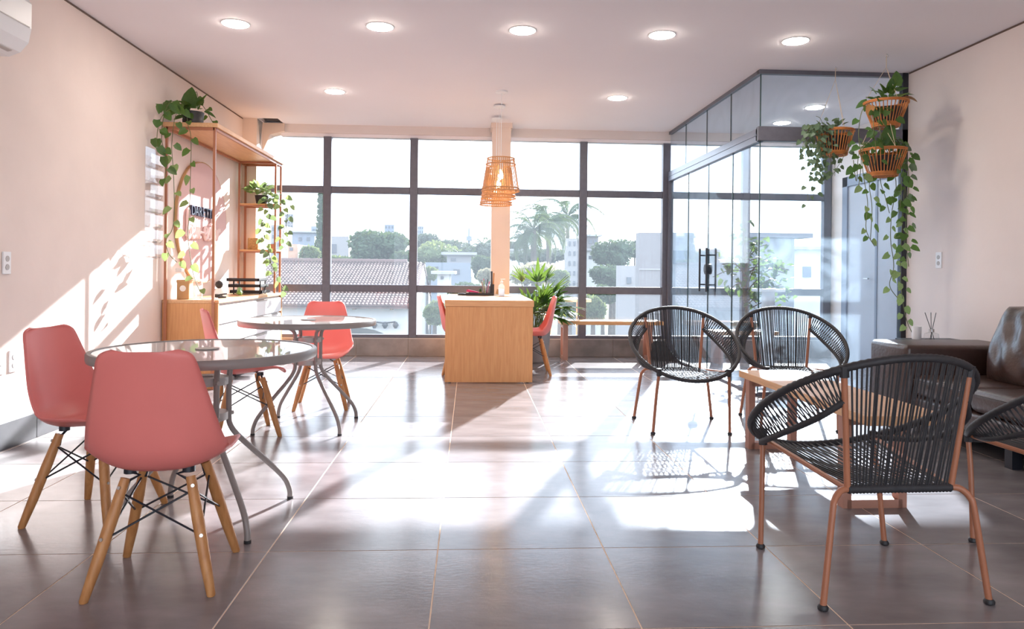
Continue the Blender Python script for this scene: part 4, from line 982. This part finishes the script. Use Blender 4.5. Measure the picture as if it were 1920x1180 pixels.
MB().lathe([(0, 0), (.05, 0), (.054, .012), (.05, .05), (.018, .062), (.018, .072)], 24, cap0=False, cap1=False).obj('bottle', M['cglass'], rd, smooth=True)
MB().lathe([(.020, .064), (.020, .086), (.012, .086), (.012, .064)], 16, cap0=False, cap1=False).obj('collar', M['steel'], rd, smooth=True)
for dx, dy in ((-.055, .0), (.0, .01), (.028, -.01)): MB().tube([(-dx * .4, 0, .006), (dx, dy, .215)], .0026, 5).obj('reed', M['blackp'], rd)
wc = thing('white_candle', 'white cup candle left of the reed diffuser', 'candle', (3.53, 5.58, .593)); MB().lathe([(0, 0), (.033, 0), (.035, .10), (.03, .10), (.03, .08), (0, .08)], 20, cap0=False, cap1=False).obj('cup', M['white'], wc, smooth=True)

# ------------------------------------------------------------------ glass room contents
rng = random.Random(31)
fc = thing('ficus_tree', 'leafy potted ficus tree standing inside the glass room', 'plant', (3.36, 8.75, .40))
MB().lathe([(0, 0), (.10, 0), (.16, .05), (.17, .10), (.15, .10), (.12, .06), (0, .06)], 24, cap0=False, cap1=False).obj('pot', mat('teal_pot', (.05, .13, .15), .35), fc, smooth=True)
tr_ = [(0, 0, .06), (.02, 0, .25), (-.01, .02, .5), (.03, 0, .85)]
MB().tube(crom(tr_, 6), [.028 - .0006 * i for i in range(19)], 8).obj('trunk', M['bark'], fc, smooth=True)
brs = []
for k in range(22):
    a = rng.uniform(0, 2 * PI); z0 = rng.uniform(.22, .85); L = rng.uniform(.30, .68); e = rng.uniform(-.3, 1.1)
    p0 = Vector((.01, .01, z0)); p2_ = p0 + Vector((math.cos(a) * math.cos(e), math.sin(a) * math.cos(e) * .5, math.sin(e))) * L + Vector((.10, 0, 0))
    br_ = crom([p0, p0.lerp(p2_, .5) + Vector((0, 0, .05)), p2_], 4); brs.append(br_)
    MB().tube(br_, .006, 5).obj('branch', M['bark'], fc, smooth='all')
cnt = 0
while cnt < 295:
    br_ = rng.choice(brs); p = br_[rng.randrange(3, len(br_))] + Vector((rng.uniform(-.09, .09), rng.uniform(-.09, .09), rng.uniform(-.08, .08)))
    put_leaf(fc, 'leaftree', p, (rng.uniform(-1, 1), rng.uniform(-1, 1), rng.uniform(-1, .3)), (rng.uniform(-.5, .5), rng.uniform(-1, 1), 1), rng.uniform(.06, .10)); cnt += 1
ws = thing('plant_stand', 'low oak stand carrying the ficus in the glass room', 'stand', (3.36, 8.75, 0))
MB().rbox((-.42, -.17, .355), (.36, .17, .398), .003, 1).obj('tabletop', M['oakh'], ws)
for x in (-.34, .28): MB().box((x - .03, -.14, 0), (x + .03, .14, .354)).obj('leg', M['rose'], ws)
pd = thing('pedestal', 'white column pedestal with a flat disc top in the glass room', 'pedestal', (3.40, 8.15, 0))
MB().lathe([(.0, 0), (.10, 0), (.10, .02), (.072, .03), (.072, .89), (.0, .89)], 28, cap0=False, cap1=False).obj('shaft', M['white'], pd, smooth=True)
MB().lathe([(.0, .891), (.18, .891), (.185, .90), (.18, .925), (0, .925)], 32, cap0=False, cap1=False).obj('disc_top', M['white'], pd, smooth=True)
bg_ = thing('floor_bag', 'dark grey slumped bag on the floor at the end of the glass partition', 'bag', (2.40, 9.05, 0))
b = MB(); b.prism([(-.15, .0), (-.13, .22), (-.10, .245), (.02, .245), (.08, .15), (.15, .05), (.16, 0)], -.10, .10, 'y'); b.obj('bag_body', M['plush'], bg_)
MB().tube(crom([(.08, -.05, .14), (.14, -.2, .05), (.15, -.5, .012), (.17, -.75, .012)], 6), .011, 6).obj('strap', M['plush'], bg_, smooth=True)

# ------------------------------------------------------------------ outdoors
GZ = -5.0
b = MB(); b.box((-400, 10.6, GZ - .3), (400, 700, GZ)); b.obj('ground', M['ground'], kind='structure')
b = MB(); b.box((-60, -60, GZ - .3), (60, 10.5, GZ)); b.obj('street', M['bconc'], kind='structure')
MB().box((XL - .15, YB - .15, GZ), (XE + .12, YW + .16, -.15)).obj('wall_below', M['stucco'], kind='structure')

# tiled house, left of the desk
hs = thing('tiled_house', 'white house with clay tile roof and arched porch seen through the left windows', 'house', (-7.2, 28.0, GZ))
hx0, hx1, ye, yr, ze, zr, yb2 = -6.6, 5.02, 0.0, 6.0, 4.80, 6.40, 12.0
def tiled(mb, x0, x1, y0, z0, y1, z1, col_w, nrow):
    nc = int((x1 - x0) / col_w)
    prof = [(0, 0), (.25, .05), (.5, .065), (.75, .05), (1, 0)]
    d = Vector((0, y1 - y0, z1 - z0)); L = d.length; d.normalize(); nn = Vector((0, -d.z, d.y))
    for r_ in range(nrow):
        s0, s1 = L * r_ / nrow, L * (r_ + 1) / nrow + .03
        for c in range(nc):
            vs = []
            for (s, lift) in ((s0, .035), (s1, .0)):
                for (f, hh) in prof:
                    p = Vector((x0 + (c + f) * col_w, y0, z0)) + d * s + nn * (hh * col_w / .14 + lift)
                    vs.append(p)
            vs += [Vector((x0 + (c + f) * col_w, y0, z0)) + d * s0 for f in (0, 1)]
            mb.add(vs, [(i, i + 1, 6 + i, 5 + i) for i in range(4)] + [(10, 11, 4, 3, 2, 1, 0)])
rb_ = MB(); tiled(rb_, hx0, hx1 + .08, ye - .35, ze - .09, yr, zr, .145, 22)
rb_.obj('roof_tiles', M['rooftile'], hs, kind='stuff')
rb_ = MB(); rb_.prism([(yr, zr - .08), (yb2 + .35, ze - .17), (yb2 + .35, ze - .08), (yr, zr + .02)], hx0, hx1 + .08, 'x'); rb_.prism([(ye - .3, ze - .18), (yr, zr - .12), (yr, zr - .06), (ye - .3, ze - .11)], hx0, hx1 + .06, 'x'); rb_.obj('roof_deck', M['rooftile'], hs)
cap = MB().tube([(0, 0, 0), (.36, 0, .0)], [.11, .125], 8).mesh('ridge_tile', M['rooftile'], True)
for k in range(32): o = link('ridge_tile', cap, hs); o.location = (hx0 + .34 * k, yr, zr + .06)
b = MB(); n_a = 14; xa0, xa1, zs_ = 1.6, 4.4, 3.0
arch = [(hx0 + .2, 0), (xa0, 0), (xa0, zs_)] + [(3.0 - 1.4 * math.cos(PI * k / n_a), zs_ + .85 * math.sin(PI * k / n_a)) for k in range(1, n_a)] + [(xa1, zs_), (xa1, 0), (hx1, 0), (hx1, ze - .14), (hx0 + .2, ze - .14)]
b.prism(arch, .25, .55, 'y'); b.box((hx0 + .2, 2.5, 0), (hx1, 2.7, ze)); b.obj('porch_wall', M['stucco'], hs)
b = MB(); b.prism([(.25, 0), (.25, ze - .05), (yr, zr - .14), (yb2, ze - .2), (yb2, 0)], hx1 - .02, hx1 + .04, 'x'); b.obj('gable_wall', M['stucco'], hs, label='white rendered gable wall')
w_ = MB().box((1.9, 2.40, .6), (3.1, 2.49, 2.6)).obj('window', M['bwin'], hs); MB().box((2.48, 2.38, .6), (2.52, 2.40, 2.6)).obj('mullion', M['stucco'], w_)
b = MB(); b.tube([(4.0, .15, 3.95), (4.0, .05, 4.05), (3.6, .05, 4.1)], .03, 5); b.tube([(4.0, .05, 4.05), (4.4, .05, 4.1)], .03, 5)
for x in (3.6, 4.0, 4.4): b.lathe([(.05, -.25), (.12, -.12), (.05, 0)], 8, (x, .05, 4.1))
b.obj('porch_lamp', M['black'], hs)
for k in range(8): MB().box((hx0 + 1 + k * 1.4, -.2, ze - .24), (hx0 + 1.1 + k * 1.4, .3, ze - .14)).obj('rafter_end', M['bark'], hs)
# lower tiled roof close to the bench window
lr = thing('tiled_roof', 'grey tiled lean-to roof below the window bench', 'roof', (1.0, 13.2, 0))
rb_ = MB(); tiled(rb_, -1.6, 2.6, 0.0, -1.55, 3.8, -.62, .16, 13); rb_.obj('roof_tiles', M['rooftile2'], lr, kind='stuff')
b = MB(); b.prism([(0, -1.75), (3.8, -.75), (3.8, -.66), (0, -1.6)], -1.6, 2.6, 'x'); b.box((-1.5, .4, GZ), (2.5, 3.7, -1.5)); b.obj('support', M['stucco'], lr)

def foliage(mb, c, rad, n, size, rng, core=True):
    c = Vector(c)
    if core:
        bm = bmesh.new(); bmesh.ops.create_icosphere(bm, subdivisions=2, radius=1)
        bm.verts.index_update()
        vv = []
        for v in bm.verts:
            f = .80 + rng.uniform(-.10, .06); vv.append(c + Vector((v.co.x * rad[0], v.co.y * rad[1], v.co.z * rad[2])) * f)
        mb.add(vv, [[v.index for v in f.verts] for f in bm.faces]); bm.free()
    for i in range(n):
        z = rng.uniform(-.75, 1); a = rng.uniform(0, 2 * PI); q = math.sqrt(max(0, 1 - z * z)); d = Vector((q * math.cos(a), q * math.sin(a), z))
        p = c + Vector((d.x * rad[0], d.y * rad[1], d.z * rad[2])) * rng.uniform(.78, 1.07)
        s = size * rng.uniform(.6, 1.3); u = Vector((rng.gauss(0, 1), rng.gauss(0, 1), rng.gauss(0, 1))).normalized(); w = u.orthogonal().normalized()
        mb.add([p - u * s, p + w * s * .55, p + u * s, p - w * s * .55], [(0, 1, 2, 3)])
def tree(name, lab, px, py, Y, w_px, h_px, m, n=1500, lobes=7, seed=1, cat='tree', group='trees beyond the windows', size=None, base=None):
    """crown centred at the point seen at (px,py), spanning w_px by h_px there"""
    rng = random.Random(seed); c = at(px, py, Y); k = Y / 1370.3
    rx, rz = w_px / 2 * k, h_px / 2 * k; ry = rx * .8
    z0 = GZ if base is None else base
    t = thing(name, lab, cat, (c.x, Y, z0), group=group)
    mb = MB(); size = size or max(.012 * Y * .30, .06)
    cz = c.z - z0
    foliage(mb, (0, 0, cz), (rx * .72, ry * .72, rz * .8), n // 3, size, rng)
    for i in range(lobes):
        a = 2 * PI * i / lobes + rng.uniform(-.3, .3); e = rng.uniform(-.35, .75)
        p = Vector((math.cos(a) * math.cos(e) * rx * .6, math.sin(a) * math.cos(e) * ry * .6, cz + math.sin(e) * rz * .58))
        f = rng.uniform(.34, .5); foliage(mb, p, (rx * f, ry * f, rz * f * 1.05), int(n * .67 / lobes), size, rng)
    mb.obj('foliage', m, t, kind='stuff')
    MB().tube([(0, 0, 0), (rx * .03, 0, cz * .6), (0, 0, cz)], [max(.12, rx * .12), max(.1, rx * .09), max(.05, rx * .05)], 8).obj('trunk', M['barkfar'], t, smooth=True)
    return t
tree('round_tree', 'big round dark tree behind the clay tile roof', 711, 470, 46, 116, 82, M['tree1'], 5200, 11, 2, size=.17)
tree('garden_tree', 'small dark tree right of the big round tree by the mullion', 752, 488, 44, 46, 40, M['tree1'], 1200, 6, 3, size=.14)
tree('light_shrub', 'pale green shrub peeking over the roof ridge', 636, 488, 42, 50, 18, M['tree2'], 700, 6, 4, size=.12)
cyp = thing('cypress_tree', 'tall narrow cypress beside the second window mullion', 'tree', (at(601, 450, 50).x, 50, GZ), group='trees beyond the windows')
mb = MB(); rng = random.Random(8); zc = at(601, 450, 50).z - GZ
for k in range(7):
    f = k / 6; foliage(mb, (0, 0, 1.5 + f * (zc + 1.0)), (.62 * (1 - f * .65), .62 * (1 - f * .65), 1.1), 260, .12, rng)
mb.obj('foliage', M['tree1'], cyp, kind='stuff'); MB().tube([(0, 0, 0), (0, 0, 3)], .12, 8).obj('trunk', M['bark'], cyp)
tree('shrub', 'light green shrub at the foot of the cypress', 580, 478, 47, 40, 40, M['tree2'], 700, 5, 9, size=.12)
for i, (px, py, Y, w, h, m, lab) in enumerate((
    (815, 478, 70, 95, 62, 'tree2', 'broad light green tree right of the third mullion'),
    (800, 460, 95, 60, 52, 'tree4', 'hazy tree in front of the far tower'),
    (850, 470, 100, 80, 46, 'tree4', 'hazy rounded tree left of the antenna mast'),
    (880, 478, 90, 60, 36, 'tree4', 'brownish hazy tree below the antenna mast'),
    (912, 480, 75, 50, 60, 'tree4', 'tall hazy tree at the left edge of the column'),
    (905, 505, 48, 46, 60, 'tree1', 'dark green tree behind the pen cup'),
    (912, 520, 44, 34, 38, 'tree3', 'pale blossoming bush behind the pen cup'),
    (806, 515, 43, 30, 34, 'tree2', 'small green bush right of the white gable'),
    (815, 590, 22, 40, 60, 'tree2', 'green bush below the window left of the desk'),
    (968, 470, 85, 50, 40, 'tree4', 'hazy tree just right of the column'),
    (1010, 482, 60, 120, 34, 'tree4', 'long dark hedge below the palms'),
    (1005, 515, 30, 96, 56, 'tree3', 'cream blossoming tree behind the lady palm'),
    (1050, 528, 29, 40, 50, 'tree2', 'light green tree right of the cream blossoms'),
    (1150, 480, 55, 92, 72, 'tree1', 'wide dark tree left of the tall concrete wall'),
    (1190, 470, 62, 40, 44, 'tree1', 'dark tree half behind the tall concrete wall'),
    (1145, 522, 50, 92, 60, 'tree1', 'low round shrub in front of the wide dark tree'),
    (1112, 585, 20, 50, 70, 'tree2', 'bright bush right of the fourth mullion, behind the bench'),
    (1068, 580, 19, 36, 44, 'tree1', 'green bush left of the fourth mullion, behind the bench'),
    (1015, 565, 24, 90, 60, 'tree1', 'broad dark garden bush behind the lady palm pot'),
    (1130, 555, 34, 60, 50, 'tree1', 'dark garden bush above the bright bush by the bench'),
    (872, 545, 33, 70, 36, 'tree1', 'low dark hedge bush behind the desk top'),
    (1100, 470, 82, 34, 40, 'tree4', 'small hazy tree behind the fourth mullion'),
    (775, 488, 80, 40, 50, 'tree4', 'hazy tree behind the third mullion'),
    )):
    tree('garden_tree', lab, px, py, Y, w, h, M[m], 1500 if Y > 60 else 1900, 8, 40 + i, size=.0024 * Y + .03)
# palms
frond = MB(); rng = random.Random(77)
spine = [Vector((0, s * 1.9, .55 * math.sin(s * 2.2) - .95 * s * s * s)) for s in np.linspace(0, 1, 10)]
frond.tube(spine, [.03 - .0025 * i for i in range(10)], 4)
for i in range(60):
    s = .12 + .88 * i / 60; j = min(8, int(s * 9)); p = spine[j].lerp(spine[j + 1], s * 9 - j)
    for sx in (-1, 1):
        L = .62 * (1 - abs(s - .45) * .95); q = p + Vector((sx * L * .75, L * .35, -L * rng.uniform(.25, .6)))
        frond.add([p, p + Vector((0, .035, 0)), q], [(0, 1, 2)])
fm = frond.mesh('frond', M['tree1'])
for i, (px, py, Y, sc_, lab) in enumerate(((1000, 432, 36, .95, 'left palm of the three tall palms right of the column'), (1028, 416, 42, 1.1, 'middle palm of the three tall palms, leaning fronds'), (1064, 408, 53, 1.35, 'right palm of the three tall palms beside the fourth mullion'), (905, 462, 80, 1.1, 'small far palm left of the column'), (985, 448, 54, 1.0, 'short palm in front of the three tall palms'))):
    c = at(px, py, Y); t = thing('palm_tree', lab, 'palm tree', (c.x, Y, GZ), group='palms beyond the windows')
    MB().tube([(0, 0, 0), (.1, 0, (c.z - GZ) * .5), (0, 0, c.z - GZ)], [.22, .16, .13], 8).obj('trunk', M['barkfar'], t, smooth=True)
    for k in range(24):
        o = link('frond', fm, t); o.location = (0, 0, c.z - GZ); s = sc_ * rng.uniform(.75, 1.05)
        o.rotation_euler = (rng.uniform(-1.0, .75), rng.uniform(-.2, .2), k * 2.4 + rng.uniform(-.2, .2)); o.scale = (s, s, s)
# buildings
def building(name, lab, px0, px1, ytop, ybase, Y, depth, m, wins=(), rows=0, cols=0, cat='building', roof=None):
    a, c = at(px0, ytop, Y), at(px1, ytop, Y)
    t = thing(name, lab, cat, (a.x, Y, GZ)); w, h = c.x - a.x, a.z - GZ
    MB().box((0, 0, 0), (w, depth, h)).obj('wall', m, t)
    if roof: MB().box((-roof, -roof, h), (w + roof, depth + roof, h + roof * .5)).obj('roof', M['shed'], t)
    for (u0, u1, v0, v1) in wins:
        p, q = at(u0, v0, Y), at(u1, v1, Y)
        MB().box((p.x - a.x, -.05, q.z - GZ), (q.x - a.x, .02, p.z - GZ)).obj('window', M['bwin'], t)
    if rows:
        hh = (at(px0, ytop, Y) - at(px0, ybase, Y)).z
        for r_ in range(rows):
            for k in range(cols):
                x0 = w * (k + .28) / cols; z1 = h - hh * (r_ + .3) / rows
                MB().box((x0, -.05, z1 - hh / rows * .45), (x0 + w / cols * .42, .02, z1)).obj('window', M['bwin'], t)
    return t
building('concrete_building', 'grey concrete building with one dark window left of the round tree', 621, 654, 443, 495, 60, 8, M['bpale'], [(622, 631, 458, 475)], roof=.0)
building('concrete_building', 'pale annex wall beside the grey concrete building', 654.5, 672, 446, 495, 69, 8, M['bpale'])
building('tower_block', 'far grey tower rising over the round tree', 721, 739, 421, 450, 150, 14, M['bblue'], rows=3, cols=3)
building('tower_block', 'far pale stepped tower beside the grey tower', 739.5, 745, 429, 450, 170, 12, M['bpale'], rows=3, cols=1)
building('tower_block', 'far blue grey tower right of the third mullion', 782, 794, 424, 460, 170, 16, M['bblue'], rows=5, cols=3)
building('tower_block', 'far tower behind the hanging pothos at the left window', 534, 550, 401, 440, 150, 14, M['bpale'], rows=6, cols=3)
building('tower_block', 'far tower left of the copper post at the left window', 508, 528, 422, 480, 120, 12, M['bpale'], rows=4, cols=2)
building('apartment_house', 'blue grey flat roofed house at the left window', 548, 590, 436, 485, 75, 12, M['bblue'], [(560, 566, 445, 452), (575, 581, 445, 452)], roof=.3)
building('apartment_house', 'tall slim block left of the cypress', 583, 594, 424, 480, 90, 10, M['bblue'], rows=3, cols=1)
building('brick_house', 'small brick walled house at the left window', 540, 558, 458, 490, 50, 4, M['bbrick'], [(543, 549, 464, 470)])
building('white_house', 'white cube house beside the brick house', 558.5, 574, 461, 490, 49, 4, M['stucco'], [(563, 568, 468, 474)])
building('low_warehouse', 'low warehouse with pale metal roof between trees', 838, 884, 478, 500, 54, 6, M['bpale'], [(845, 855, 484, 490)], roof=.4)
building('garden_wall', 'blue grey garden wall behind the desk items', 798, 884, 492, 540, 52, 3, M['bblue'], [(812, 822, 500, 510), (850, 862, 505, 515)])
building('low_house', 'low house with terracotta roof right of the white gable', 820, 842, 514, 535, 36, 4, M['stucco'], [(826, 832, 518, 524)], roof=.3)
building('white_shed', 'white walled shed seen right of the column', 950, 996, 470, 495, 66, 5, M['stucco'], [(960, 968, 474, 480)], roof=.3)
building('apartment_block', 'pale apartment block with rows of windows beside the fourth mullion', 1064, 1091, 447, 540, 48, 1.5, M['bpale'], rows=5, cols=3)
building('apartment_block', 'grey flat roofed block right of the fourth mullion', 1099, 1122, 443, 475, 66, 2, M['bconc'], [(1104, 1110, 450, 457), (1113, 1118, 450, 457)], roof=.3)
building('white_house', 'white house with ribbon window under the wide dark tree', 1098, 1130, 470, 520, 58, 2, M['stucco'], [(1104, 1120, 480, 486)], roof=.3)
building('concrete_wall', 'low weathered concrete wall in front of the tall concrete building', 1160, 1201, 498, 640, 24, .4, M['bpale'], [(1175, 1183, 520, 532)])
tw = building('concrete_building', 'tall weathered concrete building left of the glass room mullion', 1200, 1246, 436, 640, 20, .5, M['bconc'])
for z in (6.2, 5.0, 3.8): MB().box((-.02, -.03, z - .04), (at(1246, 436, 20).x - at(1200, 436, 20).x + .0, -.001, z)).obj('ledge', M['bpale'], tw)
building('tall_wall', 'concrete house wall seen through the glass room doors', 1251, 1400, 436, 640, 26, .5, M['bpale'], [(1262, 1290, 470, 495)])
ov = building('flat_roof_house', 'concrete house with overhanging flat roof seen through the glass room', 1401, 1490, 446, 640, 24, .6, M['bconc'], [(1415, 1430, 500, 530)])
b = MB(); p, q = at(1392, 437, 24), at(1517, 447, 24); b.box((p.x - ov.location.x, -.3, q.z - GZ), (q.x - ov.location.x, .8, p.z - GZ)); b.obj('roof', M['bconc'], ov)
building('low_white_house', 'low pale house at the right end of the glass room window', 1491, 1560, 468, 640, 34, .6, M['stucco'], [(1505, 1520, 500, 520)], roof=.3)
an = thing('antenna_mast', 'thin far antenna mast above the trees', 'mast', (at(879, 470, 160).x, 160, GZ))
zt = at(879, 428, 160).z - GZ; MB().tube([(0, 0, 0), (0, 0, zt)], [.45, .18], 6).obj('mast_pole', M['bblue'], an); MB().box((-.6, -.6, zt * .82), (.6, .6, zt * .82 + 1)).obj('antenna', M['bblue'], an)
gd = thing('garden_pergola', 'small wooden pergola seen below the mid rail behind the lady palm', 'pergola', (at(1062, 575, 15).x, 15, GZ))
zt = at(1062, 566, 15).z - GZ
for x in (-.35, .35):
    for y in (0, .7): MB().box((x - .04, y - .04, 0), (x + .04, y + .04, zt)).obj('post', M['oak'], gd)
MB().box((-.5, -.1, zt), (.5, .8, zt + .06)).obj('roof', M['oak'], gd)
